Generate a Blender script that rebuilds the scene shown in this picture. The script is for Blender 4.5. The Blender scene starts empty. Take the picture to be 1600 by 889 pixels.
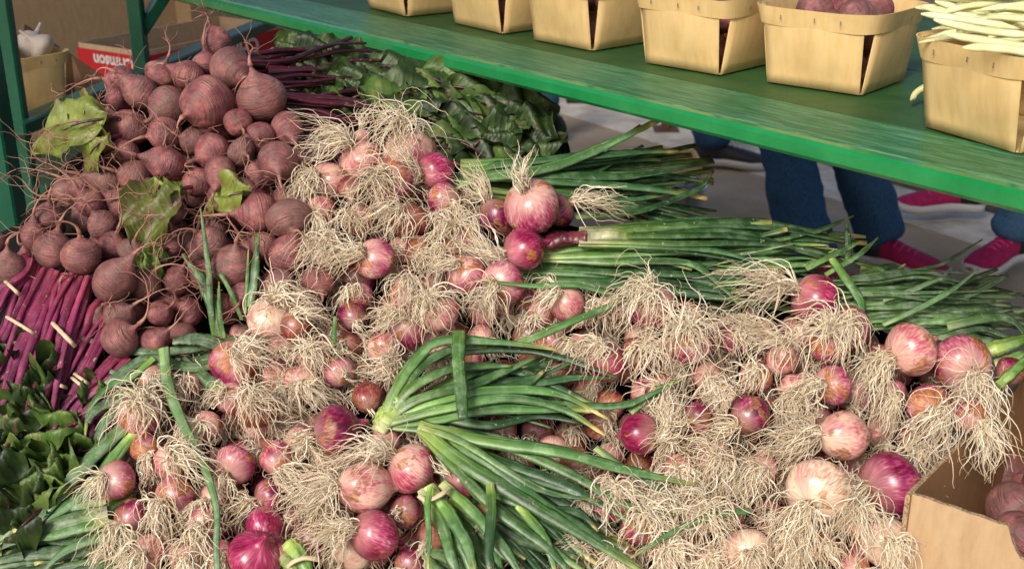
import bpy, math, random
import numpy as np
from mathutils import Vector, Matrix
random.seed(7); rng = np.random.default_rng(7)
R_ = math.radians
sc = bpy.context.scene
COL = sc.collection
# ------------------------------------------------------------------ camera frame
PITCH = R_(21.0); F = 1900.0; CAM = np.array([0, 0, 1.2])
RT = np.array([1.0, 0, 0]); FW = np.array([0, math.cos(PITCH), -math.sin(PITCH)]); UP = np.array([0, math.sin(PITCH), math.cos(PITCH)])
def ray(px, py): return FW + (px - 800) / F * RT + (445 - py) / F * UP
def at(px, py, d): return CAM + ray(px, py) * d
def onz(px, py, z):
    r = ray(px, py); return CAM + r * ((z - CAM[2]) / r[2])
# the bank of produce: plane z = .45 + .7 (Y - 1.105)
BN = np.array([0, -0.7, 1.0]); BN /= np.linalg.norm(BN); BP = np.array([0, 1.105, .45])
def bankd(px, py):
    r = ray(px, py); return float(np.dot(BP - CAM, BN) / np.dot(r, BN))
def W(px, py, lift=0.0):
    return at(px, py, bankd(px, py) - lift)
def cdir(ax, ay, az):                      # image direction (right, down, towards viewer) -> world
    v = ax * RT - ay * UP - az * FW
    return v / (np.linalg.norm(v) + 1e-9)
def nrm(v): return v / (np.linalg.norm(v, axis=-1, keepdims=True) + 1e-9)

# ------------------------------------------------------------------ object helpers
MW = {}
def tag(o, label=None, cat=None, group=None, kind=None):
    if label: o['label'] = label
    if cat: o['category'] = cat
    if group: o['group'] = group
    if kind: o['kind'] = kind
    return o
def setM(o, M, parent=None):
    MW[o.name] = M
    if parent is not None:
        o.parent = parent
        o.matrix_parent_inverse = MW[parent.name].inverted()
    o.matrix_basis = M
def empty(name, loc, label=None, cat=None, group=None, rz=0):
    o = bpy.data.objects.new(name, None); COL.objects.link(o); o.empty_display_size = .02
    setM(o, Matrix.Translation(Vector(loc)) @ Matrix.Rotation(rz, 4, 'Z'))
    return tag(o, label, cat, group)
def mesh(name, V, Fc, mat=None, t=None, smooth=True):
    m = bpy.data.meshes.new(name)
    V = np.asarray(V, dtype=np.float32)
    if isinstance(Fc, np.ndarray):
        k = Fc.shape[1]; n = len(Fc)
        m.vertices.add(len(V)); m.vertices.foreach_set('co', V.ravel())
        m.loops.add(n * k); m.loops.foreach_set('vertex_index', Fc.astype(np.int32).ravel())
        m.polygons.add(n); m.polygons.foreach_set('loop_start', np.arange(0, n * k, k, dtype=np.int32))
        m.update(calc_edges=True)
    else:
        m.from_pydata([tuple(v) for v in V], [], Fc); m.update()
    if t is not None:
        a = m.attributes.new('t', 'FLOAT', 'POINT'); a.data.foreach_set('value', np.asarray(t, dtype=np.float32))
    if smooth: m.polygons.foreach_set('use_smooth', [True] * len(m.polygons))
    if mat: m.materials.append(mat)
    m.validate()
    return m
def obj(name, me, parent=None, M=None):
    o = bpy.data.objects.new(name, me); COL.objects.link(o)
    setM(o, M if M is not None else Matrix.Identity(4), parent)
    return o
class MB:
    def __init__(s): s.v = []; s.f = []
    def add(s, V, Fc):
        b = len(s.v); s.v += [tuple(float(c) for c in v) for v in V]; s.f += [tuple(i + b for i in f) for f in Fc]; return s
    def box(s, c, sz, M=None, bev=0.0):
        x, y, z = [a / 2 for a in sz]; V = []
        b = min(bev, x * .9, y * .9, z * .9)
        if b <= 0:
            V = [(sx * x, sy * y, sz_ * z) for sz_ in (-1, 1) for sy in (-1, 1) for sx in (-1, 1)]
            Fc = [(0, 2, 3, 1), (4, 5, 7, 6), (0, 1, 5, 4), (2, 6, 7, 3), (0, 4, 6, 2), (1, 3, 7, 5)]
        else:
            idx = {}
            for i, (sx, sy, sz_) in enumerate([(a, b_, c_) for a in (-1, 1) for b_ in (-1, 1) for c_ in (-1, 1)]):
                idx[(sx, sy, sz_)] = (len(V), len(V) + 1, len(V) + 2)
                V += [(sx * x, sy * (y - b), sz_ * (z - b)), (sx * (x - b), sy * y, sz_ * (z - b)), (sx * (x - b), sy * (y - b), sz_ * z)]
            Fc = []
            for s1 in (-1, 1):
                Fc.append(tuple(idx[(s1, a, c_)][0] for a, c_ in ((-1, -1), (1, -1), (1, 1), (-1, 1))))
                Fc.append(tuple(idx[(a, s1, c_)][1] for a, c_ in ((-1, -1), (1, -1), (1, 1), (-1, 1))))
                Fc.append(tuple(idx[(a, c_, s1)][2] for a, c_ in ((-1, -1), (1, -1), (1, 1), (-1, 1))))
                for s2 in (-1, 1):
                    Fc.append((idx[(s1, s2, -1)][0], idx[(s1, s2, 1)][0], idx[(s1, s2, 1)][1], idx[(s1, s2, -1)][1]))
                    Fc.append((idx[(s1, -1, s2)][0], idx[(s1, 1, s2)][0], idx[(s1, 1, s2)][2], idx[(s1, -1, s2)][2]))
                    Fc.append((idx[(-1, s1, s2)][1], idx[(1, s1, s2)][1], idx[(1, s1, s2)][2], idx[(-1, s1, s2)][2]))
            Fc += [idx[k] for k in idx]
        out = []
        for v in V:
            p = Vector(v)
            if M is not None: p = M @ p
            out.append(p + Vector(c))
        return s.add(out, Fc)
    def bar(s, a, b, w, h, up=(0, 0, 1), bev=0.003):
        a = Vector(a); b = Vector(b); d = (b - a); L = d.length; d.normalize()
        u = Vector(up); r = d.cross(u).normalized(); u = r.cross(d).normalized()
        M = Matrix((r, d, u)).transposed()
        return s.box((a + b) / 2, (w, L, h), M, bev)
    def build(s, name, mat, parent=None, M=None, smooth=False, fix=True):
        me = mesh(name, s.v, s.f, mat, smooth=smooth)
        if fix:
            import bmesh
            bm = bmesh.new(); bm.from_mesh(me); bmesh.ops.recalc_face_normals(bm, faces=bm.faces); bm.to_mesh(me); bm.free()
        return obj(name, me, parent, M)

def tubes(P, Rd, k=3, flat=None, refv=None, tv=None, cap=False):
    """P (S,N,3) paths, Rd (S,N) radii -> verts, quads, t"""
    P = np.asarray(P, float); S, N, _ = P.shape
    T = np.empty_like(P); T[:, 1:-1] = P[:, 2:] - P[:, :-2]; T[:, 0] = P[:, 1] - P[:, 0]; T[:, -1] = P[:, -1] - P[:, -2]
    T = nrm(T)
    if refv is None:
        refv = np.tile(np.array([.31, -.62, .72]), (S, 1))
    A = np.empty_like(P); a = refv - (refv * T[:, 0]).sum(-1, keepdims=True) * T[:, 0]; A[:, 0] = nrm(a)
    for i in range(1, N):
        a = A[:, i-1] - (A[:, i-1] * T[:, i]).sum(-1, keepdims=True) * T[:, i]; A[:, i] = nrm(a)
    B = np.cross(T, A)
    ang = np.arange(k) * 2 * np.pi / k
    fl = np.ones((S, N)) if flat is None else flat
    V = P[:, :, None, :] + (Rd * fl)[:, :, None, None] * np.cos(ang)[None, None, :, None] * A[:, :, None, :] + Rd[:, :, None, None] * np.sin(ang)[None, None, :, None] * B[:, :, None, :]
    V = V.reshape(-1, 3)
    s, n, j = np.meshgrid(np.arange(S), np.arange(N - 1), np.arange(k), indexing='ij')
    b0 = (s * N + n) * k; j2 = (j + 1) % k
    Q = np.stack([b0 + j, b0 + j2, b0 + k + j2, b0 + k + j], -1).reshape(-1, 4)
    if cap:
        ends = []
        for q in range(S):
            e = (q * N + N - 1) * k
            if k == 8: ends += [[e, e+1, e+2, e+3], [e, e+3, e+4, e+7], [e+4, e+5, e+6, e+7]]
        if ends: Q = np.vstack([Q, np.array(ends)])
    t = np.repeat(np.tile(np.linspace(0, 1, N), S) if tv is None else tv.ravel(), k)
    return V, Q, t
def resample(pts, n):
    pts = np.asarray(pts, float)
    if len(pts) == 2: pts = np.array([pts[0], (pts[0] + pts[1]) / 2, pts[1]])
    Pe = np.vstack([2 * pts[0] - pts[1], pts, 2 * pts[-1] - pts[-2]]); out = []
    m = len(pts) - 1
    for u in np.linspace(0, m, n):
        i = min(int(u), m - 1); f = u - i
        p0, p1, p2, p3 = Pe[i], Pe[i+1], Pe[i+2], Pe[i+3]
        out.append(.5 * ((2*p1) + (-p0+p2)*f + (2*p0-5*p1+4*p2-p3)*f*f + (-p0+3*p1-3*p2+p3)*f**3))
    return np.array(out)

# ------------------------------------------------------------------ materials
def mat(name):
    m = bpy.data.materials.new(name); m.use_nodes = True
    nt = m.node_tree; return m, nt, nt.nodes, nt.links, nt.nodes['Principled BSDF']
def N(nd, typ, **kw):
    n = nd.new(typ)
    for k, v in kw.items():
        if k in n.inputs: n.inputs[k].default_value = v
        else: setattr(n, k, v)
    return n
def ramp(nd, stops, interp='LINEAR'):
    r = nd.new('ShaderNodeValToRGB'); r.color_ramp.interpolation = interp
    el = r.color_ramp.elements
    while len(el) > 1: el.remove(el[-1])
    el[0].position = stops[0][0]; el[0].color = (*stops[0][1], 1)
    for p, c in stops[1:]:
        e = el.new(p); e.color = (*c, 1)
    return r
def mix(nd, lk, fac, a, b, typ='MIX'):
    m = nd.new('ShaderNodeMix'); m.data_type = 'RGBA'; m.blend_type = typ
    for i, x in ((0, fac), (6, a), (7, b)):
        if isinstance(x, (int, float)): m.inputs[i].default_value = x
        elif isinstance(x, tuple): m.inputs[i].default_value = (*x, 1)
        else: lk.new(x, m.inputs[i])
    return m.outputs[2]
def math_(nd, lk, op, a, b=None, clamp=False):
    m = nd.new('ShaderNodeMath'); m.operation = op; m.use_clamp = clamp
    for i, x in ((0, a), (1, b)):
        if x is None: continue
        if isinstance(x, (int, float)): m.inputs[i].default_value = x
        else: lk.new(x, m.inputs[i])
    return m.outputs[0]
def bump(nd, lk, bsdf, h, s=.3, d=.002):
    b = nd.new('ShaderNodeBump'); b.inputs['Strength'].default_value = s; b.inputs['Distance'].default_value = d
    lk.new(h, b.inputs['Height']); lk.new(b.outputs[0], bsdf.inputs['Normal'])

def onion_mat(name, stops, patch=.35, patchcol=(.36, .13, .045), rootwhite=.6, rough=.26):
    m, nt, nd, lk, bs = mat(name)
    tc = nd.new('ShaderNodeTexCoord'); oi = nd.new('ShaderNodeObjectInfo')
    w = math_(nd, lk, 'MULTIPLY', oi.outputs['Random'], 60.0)
    sx = nd.new('ShaderNodeSeparateXYZ'); lk.new(tc.outputs['Object'], sx.inputs[0])
    cx = nd.new('ShaderNodeCombineXYZ'); lk.new(sx.outputs[0], cx.inputs[0]); lk.new(sx.outputs[1], cx.inputs[1])
    nm = nd.new('ShaderNodeVectorMath'); nm.operation = 'NORMALIZE'; lk.new(cx.outputs[0], nm.inputs[0])
    z3 = math_(nd, lk, 'MULTIPLY', sx.outputs[2], .35)
    c2 = nd.new('ShaderNodeCombineXYZ'); lk.new(z3, c2.inputs[2])
    ad = nd.new('ShaderNodeVectorMath'); ad.operation = 'ADD'; lk.new(nm.outputs[0], ad.inputs[0]); lk.new(c2.outputs[0], ad.inputs[1])
    st = N(nd, 'ShaderNodeTexNoise', noise_dimensions='4D', Scale=1.5, Detail=2.0, Roughness=.5); lk.new(ad.outputs[0], st.inputs['Vector']); lk.new(w, st.inputs['W'])
    big = N(nd, 'ShaderNodeTexNoise', noise_dimensions='4D', Scale=1.1, Detail=2.0); lk.new(tc.outputs['Object'], big.inputs['Vector']); lk.new(w, big.inputs['W'])
    fine = N(nd, 'ShaderNodeTexNoise', noise_dimensions='4D', Scale=13.0, Detail=1.0, Roughness=.5); lk.new(ad.outputs[0], fine.inputs['Vector']); lk.new(w, fine.inputs['W'])
    v = math_(nd, lk, 'MULTIPLY', st.outputs[0], .5); v = math_(nd, lk, 'ADD', v, math_(nd, lk, 'MULTIPLY', big.outputs[0], .42))
    v = math_(nd, lk, 'ADD', v, math_(nd, lk, 'MULTIPLY', math_(nd, lk, 'SUBTRACT', fine.outputs[0], .5), .42))
    r = ramp(nd, stops); lk.new(v, r.inputs[0]); c = r.outputs[0]
    # paler towards the root plate
    zr = nd.new('ShaderNodeMapRange'); lk.new(sx.outputs[2], zr.inputs[0]); zr.inputs[1].default_value = -.25; zr.inputs[2].default_value = -1.0
    f = math_(nd, lk, 'MULTIPLY', zr.outputs[0], rootwhite); c = mix(nd, lk, f, c, (.74, .56, .42))
    # papery torn skin patches
    pn = N(nd, 'ShaderNodeTexNoise', noise_dimensions='4D', Scale=1.25, Detail=3.5, Roughness=.55, Distortion=.4); lk.new(tc.outputs['Object'], pn.inputs['Vector']); lk.new(math_(nd, lk, 'ADD', w, 9.3), pn.inputs['W'])
    pr = ramp(nd, [(0, (0, 0, 0)), (1 - patch - .02, (0, 0, 0)), (1 - patch + .015, (1, 1, 1))]); lk.new(math_(nd, lk, 'MULTIPLY', pn.outputs[0], 1.25), pr.inputs[0])
    pc = ramp(nd, [(.3, tuple(x * .5 for x in patchcol)), (.5, patchcol), (.72, tuple(min(.8, x * 1.9) for x in patchcol))]); lk.new(fine.outputs[0], pc.inputs[0])
    c = mix(nd, lk, math_(nd, lk, 'MULTIPLY', pr.outputs[0], .88), c, pc.outputs[0])
    # soil specks
    sp = N(nd, 'ShaderNodeTexNoise', noise_dimensions='4D', Scale=5.5, Detail=5.0, Roughness=.7); lk.new(tc.outputs['Object'], sp.inputs['Vector']); lk.new(w, sp.inputs['W'])
    sr = ramp(nd, [(.60, (0, 0, 0)), (.68, (1, 1, 1))]); lk.new(sp.outputs[0], sr.inputs[0])
    c = mix(nd, lk, math_(nd, lk, 'MULTIPLY', sr.outputs[0], .75), c, (.15, .07, .035))
    lk.new(c, bs.inputs['Base Color'])
    rr = math_(nd, lk, 'ADD', rough, math_(nd, lk, 'MULTIPLY', pr.outputs[0], .25)); rr = math_(nd, lk, 'ADD', rr, math_(nd, lk, 'MULTIPLY', sr.outputs[0], .2)); lk.new(rr, bs.inputs['Roughness'])
    bs.inputs['Subsurface Weight'].default_value = 0
    h = math_(nd, lk, 'ADD', math_(nd, lk, 'MULTIPLY', fine.outputs[0], .35), math_(nd, lk, 'MULTIPLY', pr.outputs[0], .8))
    bump(nd, lk, bs, h, .35, .0015)
    return m
OM = {
 'P': onion_mat('onion_purple', [(.28, (.045, .004, .016)), (.42, (.13, .008, .04)), (.51, (.25, .018, .08)), (.60, (.40, .09, .17)), (.72, (.68, .44, .44))], .32, (.25, .10, .05), rootwhite=.35),
 'K': onion_mat('onion_pink', [(.28, (.14, .008, .04)), (.39, (.30, .03, .10)), (.48, (.44, .10, .17)), (.57, (.60, .28, .28)), (.68, (.76, .56, .48)), (.78, (.82, .7, .58))], .32, rootwhite=.6),
 'W': onion_mat('onion_pale', [(.28, (.5, .16, .18)), (.42, (.62, .34, .28)), (.52, (.76, .60, .44)), (.75, (.80, .74, .56))], .22, (.42, .20, .10), .6),
 'B': onion_mat('onion_tan_skin', [(.28, (.34, .02, .09)), (.38, (.46, .11, .15)), (.48, (.62, .30, .27)), (.60, (.74, .50, .38)), (.72, (.46, .06, .14))], .28, (.32, .14, .07), .45),
 'M': onion_mat('onion_magenta', [(.28, (.10, .004, .025)), (.40, (.22, .010, .055)), (.50, (.36, .03, .10)), (.58, (.50, .11, .20)), (.68, (.72, .42, .44)), (.75, (.80, .62, .55))], .22, rootwhite=.3),
 'R': onion_mat('onion_rust_skin', [(.28, (.06, .006, .014)), (.42, (.17, .02, .03)), (.54, (.30, .06, .06)), (.66, (.50, .22, .18)), (.8, (.66, .42, .36))], .36, (.24, .085, .04), .3),
}
def root_mat(name, a, b, c_):
    m, nt, nd, lk, bs = mat(name)
    at_ = nd.new('ShaderNodeAttribute'); at_.attribute_name = 't'
    ge = nd.new('ShaderNodeNewGeometry'); r = ramp(nd, [(0, a), (.5, b), (1, c_)]); lk.new(ge.outputs['Random Per Island'], r.inputs[0])
    oi = nd.new('ShaderNodeObjectInfo'); f = math_(nd, lk, 'MULTIPLY', oi.outputs['Random'], .22)
    tr = ramp(nd, [(0, (.5, .36, .28)), (.10, (1, 1, 1)), (.75, (1, 1, 1)), (1, (.78, .68, .6))]); lk.new(at_.outputs['Fac'], tr.inputs[0])
    c = mix(nd, lk, f, r.outputs[0], (.46, .33, .2))
    c = mix(nd, lk, 1.0, c, tr.outputs[0], 'MULTIPLY')
    lk.new(c, bs.inputs['Base Color']); bs.inputs['Roughness'].default_value = .75; bs.inputs['Specular IOR Level'].default_value = .25
    return m
M_ROOT = root_mat('onion_root', (.64, .50, .33), (.86, .76, .57), (.94, .89, .74))
M_TAP = root_mat('beet_taproot', (.22, .09, .08), (.36, .17, .14), (.46, .26, .2))

def beet_mat():
    m, nt, nd, lk, bs = mat('beet_skin')
    tc = nd.new('ShaderNodeTexCoord'); oi = nd.new('ShaderNodeObjectInfo'); w = math_(nd, lk, 'MULTIPLY', oi.outputs['Random'], 50.0)
    n1 = N(nd, 'ShaderNodeTexNoise', noise_dimensions='4D', Scale=1.3, Detail=4.0, Roughness=.6); lk.new(tc.outputs['Object'], n1.inputs['Vector']); lk.new(w, n1.inputs['W'])
    r1 = ramp(nd, [(.3, (.08, .022, .03)), (.42, (.18, .04, .055)), (.52, (.31, .085, .095)), (.63, (.46, .17, .15)), (.75, (.5, .3, .17))]); lk.new(n1.outputs[0], r1.inputs[0])
    # dry soil film
    n2 = N(nd, 'ShaderNodeTexNoise', noise_dimensions='4D', Scale=2.4, Detail=6.0, Roughness=.65); lk.new(tc.outputs['Object'], n2.inputs['Vector']); lk.new(math_(nd, lk, 'ADD', w, 5.0), n2.inputs['W'])
    f2 = nd.new('ShaderNodeMapRange'); lk.new(n2.outputs[0], f2.inputs[0]); f2.inputs[1].default_value = .38; f2.inputs[2].default_value = .68
    f2b = math_(nd, lk, 'ADD', math_(nd, lk, 'MULTIPLY', f2.outputs[0], .7), math_(nd, lk, 'MULTIPLY', math_(nd, lk, 'POWER', oi.outputs['Random'], 1.6), .42), True)
    c = mix(nd, lk, f2b, r1.outputs[0], (.17, .105, .085))
    # ring marks round the axis
    mp = nd.new('ShaderNodeMapping'); mp.inputs['Scale'].default_value = (.6, .6, 9); lk.new(tc.outputs['Object'], mp.inputs[0])
    n3 = N(nd, 'ShaderNodeTexNoise', noise_dimensions='4D', Scale=1.6, Detail=3.0, Roughness=.6); lk.new(mp.outputs[0], n3.inputs['Vector']); lk.new(w, n3.inputs['W'])
    r3 = ramp(nd, [(.58, (0, 0, 0)), (.66, (1, 1, 1))]); lk.new(n3.outputs[0], r3.inputs[0])
    c = mix(nd, lk, math_(nd, lk, 'MULTIPLY', r3.outputs[0], .6), c, (.09, .035, .035))
    n4 = N(nd, 'ShaderNodeTexNoise', noise_dimensions='4D', Scale=4.2, Detail=4.0, Roughness=.7); lk.new(tc.outputs['Object'], n4.inputs['Vector']); lk.new(w, n4.inputs['W'])
    r4 = ramp(nd, [(.62, (0, 0, 0)), (.68, (1, 1, 1))]); lk.new(n4.outputs[0], r4.inputs[0])
    c = mix(nd, lk, math_(nd, lk, 'MULTIPLY', r4.outputs[0], .8), c, (.09, .045, .03))
    lk.new(c, bs.inputs['Base Color']); bs.inputs['Roughness'].default_value = .5
    bump(nd, lk, bs, math_(nd, lk, 'ADD', n3.outputs[0], n2.outputs[0]), .8, .003)
    return m
M_BEET = beet_mat()

def green_mat(name, stops, wax=.35, waxcol=(.26, .40, .22), rough=.38, trans=.12, sc_=1.0):
    m, nt, nd, lk, bs = mat(name)
    a = nd.new('ShaderNodeAttribute'); a.attribute_name = 't'
    oi = nd.new('ShaderNodeObjectInfo'); tc = nd.new('ShaderNodeTexCoord')
    n0 = N(nd, 'ShaderNodeTexNoise', Scale=30.0 * sc_, Detail=3.0); lk.new(tc.outputs['Object'], n0.inputs['Vector'])
    tt = math_(nd, lk, 'ADD', a.outputs['Fac'], math_(nd, lk, 'MULTIPLY', math_(nd, lk, 'SUBTRACT', n0.outputs[0], .5), .2))
    tt = math_(nd, lk, 'ADD', tt, math_(nd, lk, 'MULTIPLY', math_(nd, lk, 'SUBTRACT', oi.outputs['Random'], .5), .1))
    r = ramp(nd, stops); lk.new(tt, r.inputs[0])
    hs = nd.new('ShaderNodeHueSaturation'); lk.new(r.outputs[0], hs.inputs['Color'])
    vv = math_(nd, lk, 'ADD', .65, math_(nd, lk, 'MULTIPLY', oi.outputs['Random'], .75)); lk.new(vv, hs.inputs['Value'])
    n1 = N(nd, 'ShaderNodeTexNoise', Scale=70.0 * sc_, Detail=5.0, Roughness=.7); lk.new(tc.outputs['Object'], n1.inputs['Vector'])
    wr = ramp(nd, [(.46, (0, 0, 0)), (.66, (1, 1, 1))]); lk.new(n1.outputs[0], wr.inputs[0])
    c = mix(nd, lk, math_(nd, lk, 'MULTIPLY', wr.outputs[0], wax), hs.outputs[0], waxcol)
    sa = nd.new('ShaderNodeAttribute'); sa.attribute_name = 's'; ua = nd.new('ShaderNodeAttribute'); ua.attribute_name = 'u'
    cv = nd.new('ShaderNodeCombineXYZ'); lk.new(math_(nd, lk, 'MULTIPLY', sa.outputs['Fac'], 3.2), cv.inputs[0]); lk.new(math_(nd, lk, 'MULTIPLY', ua.outputs['Fac'], 2.5), cv.inputs[1]); lk.new(math_(nd, lk, 'MULTIPLY', oi.outputs['Random'], 40.0), cv.inputs[2])
    ns_ = N(nd, 'ShaderNodeTexNoise', Scale=1.0, Detail=3.0, Roughness=.7); lk.new(cv.outputs[0], ns_.inputs['Vector'])
    nr = ramp(nd, [(.32, (.45, .45, .45)), (.5, (1, 1, 1)), (.68, (1.7, 1.6, 1.5))]); lk.new(ns_.outputs[0], nr.inputs[0])
    c = mix(nd, lk, 1.0, c, nr.outputs[0], 'MULTIPLY')
    n2 = N(nd, 'ShaderNodeTexNoise', Scale=160.0 * sc_, Detail=3.0, Roughness=.6); lk.new(tc.outputs['Object'], n2.inputs['Vector'])
    dr = ramp(nd, [(.66, (0, 0, 0)), (.71, (1, 1, 1))]); lk.new(n2.outputs[0], dr.inputs[0])
    c = mix(nd, lk, math_(nd, lk, 'MULTIPLY', dr.outputs[0], .6), c, (.5, .48, .3))
    lk.new(c, bs.inputs['Base Color'])
    bs.inputs['Roughness'].default_value = rough
    bump(nd, lk, bs, math_(nd, lk, 'ADD', n1.outputs[0], math_(nd, lk, 'MULTIPLY', ns_.outputs[0], 2.0)), .35, .0015)
    return m
G_DARK = [(0, (.42, .40, .24)), (.07, (.24, .33, .09)), (.2, (.075, .16, .03)), (.45, (.025, .08, .022)), (.85, (.02, .066, .022)), (.97, (.09, .13, .03)), (1, (.3, .25, .09))]
G_MID = [(0, (.5, .5, .3)), (.08, (.32, .42, .10)), (.2, (.12, .23, .045)), (.45, (.055, .14, .035)), (.85, (.05, .13, .035)), (.97, (.2, .24, .05)), (1, (.45, .38, .14))]
G_BLUE = [(0, (.5, .5, .32)), (.1, (.25, .34, .12)), (.3, (.085, .17, .05)), (.8, (.05, .12, .045)), (1, (.14, .19, .1))]
M_LEAF = green_mat('onion_leaf_dark', G_DARK, .22)
M_LEAFM = green_mat('onion_leaf_mid', G_MID, .4)
M_LEAFB = green_mat('onion_leaf_waxy', G_BLUE, .5, (.30, .38, .28), .5)
M_NECK = green_mat('onion_neck', [(0, (.13, .008, .03)), (.5, (.10, .008, .02)), (1, (.2, .05, .05))], .2, (.35, .18, .16), .35)
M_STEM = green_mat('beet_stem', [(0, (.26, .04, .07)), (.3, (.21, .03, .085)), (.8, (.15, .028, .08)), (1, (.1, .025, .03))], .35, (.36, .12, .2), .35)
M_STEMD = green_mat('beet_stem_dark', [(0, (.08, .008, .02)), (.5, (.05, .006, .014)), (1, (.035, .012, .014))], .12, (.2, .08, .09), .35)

def leafblade_mat(name, c1, c2, c3, vein):
    m, nt, nd, lk, bs = mat(name)
    oi = nd.new('ShaderNodeObjectInfo'); tc = nd.new('ShaderNodeTexCoord')
    n = N(nd, 'ShaderNodeTexNoise', noise_dimensions='4D', Scale=26.0, Detail=4.0, Roughness=.6); lk.new(tc.outputs['Object'], n.inputs['Vector']); lk.new(math_(nd, lk, 'MULTIPLY', oi.outputs['Random'], 30.0), n.inputs['W'])
    r = ramp(nd, [(.32, c1), (.5, c2), (.68, c3)]); lk.new(n.outputs[0], r.inputs[0])
    hs = nd.new('ShaderNodeHueSaturation'); lk.new(r.outputs[0], hs.inputs['Color']); lk.new(math_(nd, lk, 'ADD', .55, math_(nd, lk, 'MULTIPLY', oi.outputs['Random'], .9)), hs.inputs['Value'])
    a = nd.new('ShaderNodeAttribute'); a.attribute_name = 't'       # 0 on the ribs, 1 between them
    vr = ramp(nd, [(0.0, (1, 1, 1)), (.16, (0, 0, 0))]); lk.new(a.outputs['Fac'], vr.inputs[0])
    c = mix(nd, lk, math_(nd, lk, 'MULTIPLY', vr.outputs[0], .8), hs.outputs[0], vein)
    lk.new(c, bs.inputs['Base Color']); bs.inputs['Roughness'].default_value = .5
    h = math_(nd, lk, 'ADD', n.outputs[0], a.outputs['Fac']); bump(nd, lk, bs, h, .5, .002)
    return m
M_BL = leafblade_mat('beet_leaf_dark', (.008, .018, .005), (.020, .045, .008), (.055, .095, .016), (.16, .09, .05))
M_BLM = leafblade_mat('beet_leaf_mid', (.03, .065, .012), (.065, .125, .02), (.15, .20, .05), (.22, .14, .09))
M_BLY = leafblade_mat('beet_leaf_yellow', (.11, .05, .025), (.15, .19, .03), (.26, .32, .07), (.24, .16, .10))

def simple(name, c, rough=.5, spec=.5, noise=None, metal=0):
    m, nt, nd, lk, bs = mat(name)
    bs.inputs['Roughness'].default_value = rough; bs.inputs['Specular IOR Level'].default_value = spec; bs.inputs['Metallic'].default_value = metal
    if noise:
        scl, c2, lo, hi, stretch, bmp = noise
        tc = nd.new('ShaderNodeTexCoord'); mp = nd.new('ShaderNodeMapping'); mp.inputs['Scale'].default_value = stretch; lk.new(tc.outputs['Object'], mp.inputs[0])
        n = N(nd, 'ShaderNodeTexNoise', Scale=scl, Detail=7.0, Roughness=.65); lk.new(mp.outputs[0], n.inputs['Vector'])
        r = ramp(nd, [(lo, c), (hi, c2)]); lk.new(n.outputs[0], r.inputs[0]); lk.new(r.outputs[0], bs.inputs['Base Color'])
        if bmp: bump(nd, lk, bs, n.outputs[0], bmp, .002)
    else: bs.inputs['Base Color'].default_value = (*c, 1)
    return m
M_GRAIN = simple('green_grained_paint', (.012, .13, .04), .42, .5, (16, (.10, .30, .15), .46, .6, (22, 1.0, 22), .8))
M_FASCIA = simple('green_gloss_paint', (.008, .19, .05), .22, .6, (14, (.02, .25, .075), .35, .7, (1, 1, 1), .08))
M_OLIVE = simple('worn_green_boards', (.015, .07, .018), .55, .4, (24, (.04, .115, .025), .35, .7, (1, 1, 1), .3))
M_TEAL = simple('dark_green_paint', (.003, .065, .035), .35, .5, (12, (.006, .10, .055), .35, .7, (1, 1, 1), .08))
M_CARD = simple('cardboard', (.42, .28, .155), .8, .2, (90, (.52, .37, .22), .3, .7, (1, 1, .25), .15))
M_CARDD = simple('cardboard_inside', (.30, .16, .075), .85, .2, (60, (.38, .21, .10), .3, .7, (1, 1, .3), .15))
M_CARDE = simple('cardboard_edge', (.2, .13, .08), .9, .2, (400, (.5, .36, .22), .42, .58, (1, 1, 1), .5))
M_CARDP = simple('pale_cardboard', (.5, .36, .22), .8, .2, (60, (.6, .45, .3), .3, .7, (1, 1, 1), .1))
M_RED = simple('red_print', (.50, .012, .02), .45, .4, (40, (.58, .02, .03), .3, .7, (1, 1, 1), .0))
M_WHITE = simple('white_ink', (.75, .72, .7), .5)
M_GAPSHADE = simple('gap_shade_black', (.010, .010, .009), .8, .1)  # near-black colour stands in for deep shade between the produce
M_SKIN = simple('skin', (.45, .26, .18), .5)
M_JEANS = simple('blue_denim', (.015, .055, .125), .8, .2, (220, (.05, .12, .23), .3, .7, (1, 1, .4), .3))
M_JEAND = simple('dark_denim', (.008, .02, .05), .8, .2, (220, (.02, .045, .09), .3, .7, (1, 1, .4), .3))
M_JEANL = simple('faded_denim', (.03, .09, .18), .8, .2, (220, (.08, .17, .28), .3, .7, (1, 1, .4), .3))
M_PINK = simple('pink_mesh', (.30, .006, .06), .75, .3, (60, (.45, .02, .12), .3, .7, (1, 1, 1), .3))
M_BLACK = simple('black_shoe', (.012, .012, .014), .6)
M_SOLE = simple('white_sole', (.6, .57, .55), .6)
M_SOCK = simple('blue_sock', (.03, .3, .5), .8)
M_SHIRT = simple('grey_cotton', (.25, .25, .27), .85)
M_HAIR = simple('brown_hair', (.05, .025, .012), .6)
M_BAND = simple('rubber_band', (.62, .50, .33), .6)
M_BEAN = simple('wax_bean', (.68, .66, .30), .38, .5, (30, (.78, .78, .48), .35, .65, (1, 1, 1), .1))
M_GARLIC = simple('garlic_skin', (.42, .33, .27), .5, .4, (30, (.6, .54, .48), .35, .65, (4, 4, 1), .2))
M_CHROME = simple('brushed_metal', (.6, .6, .62), .25, .5, None, 1.0)

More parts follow.
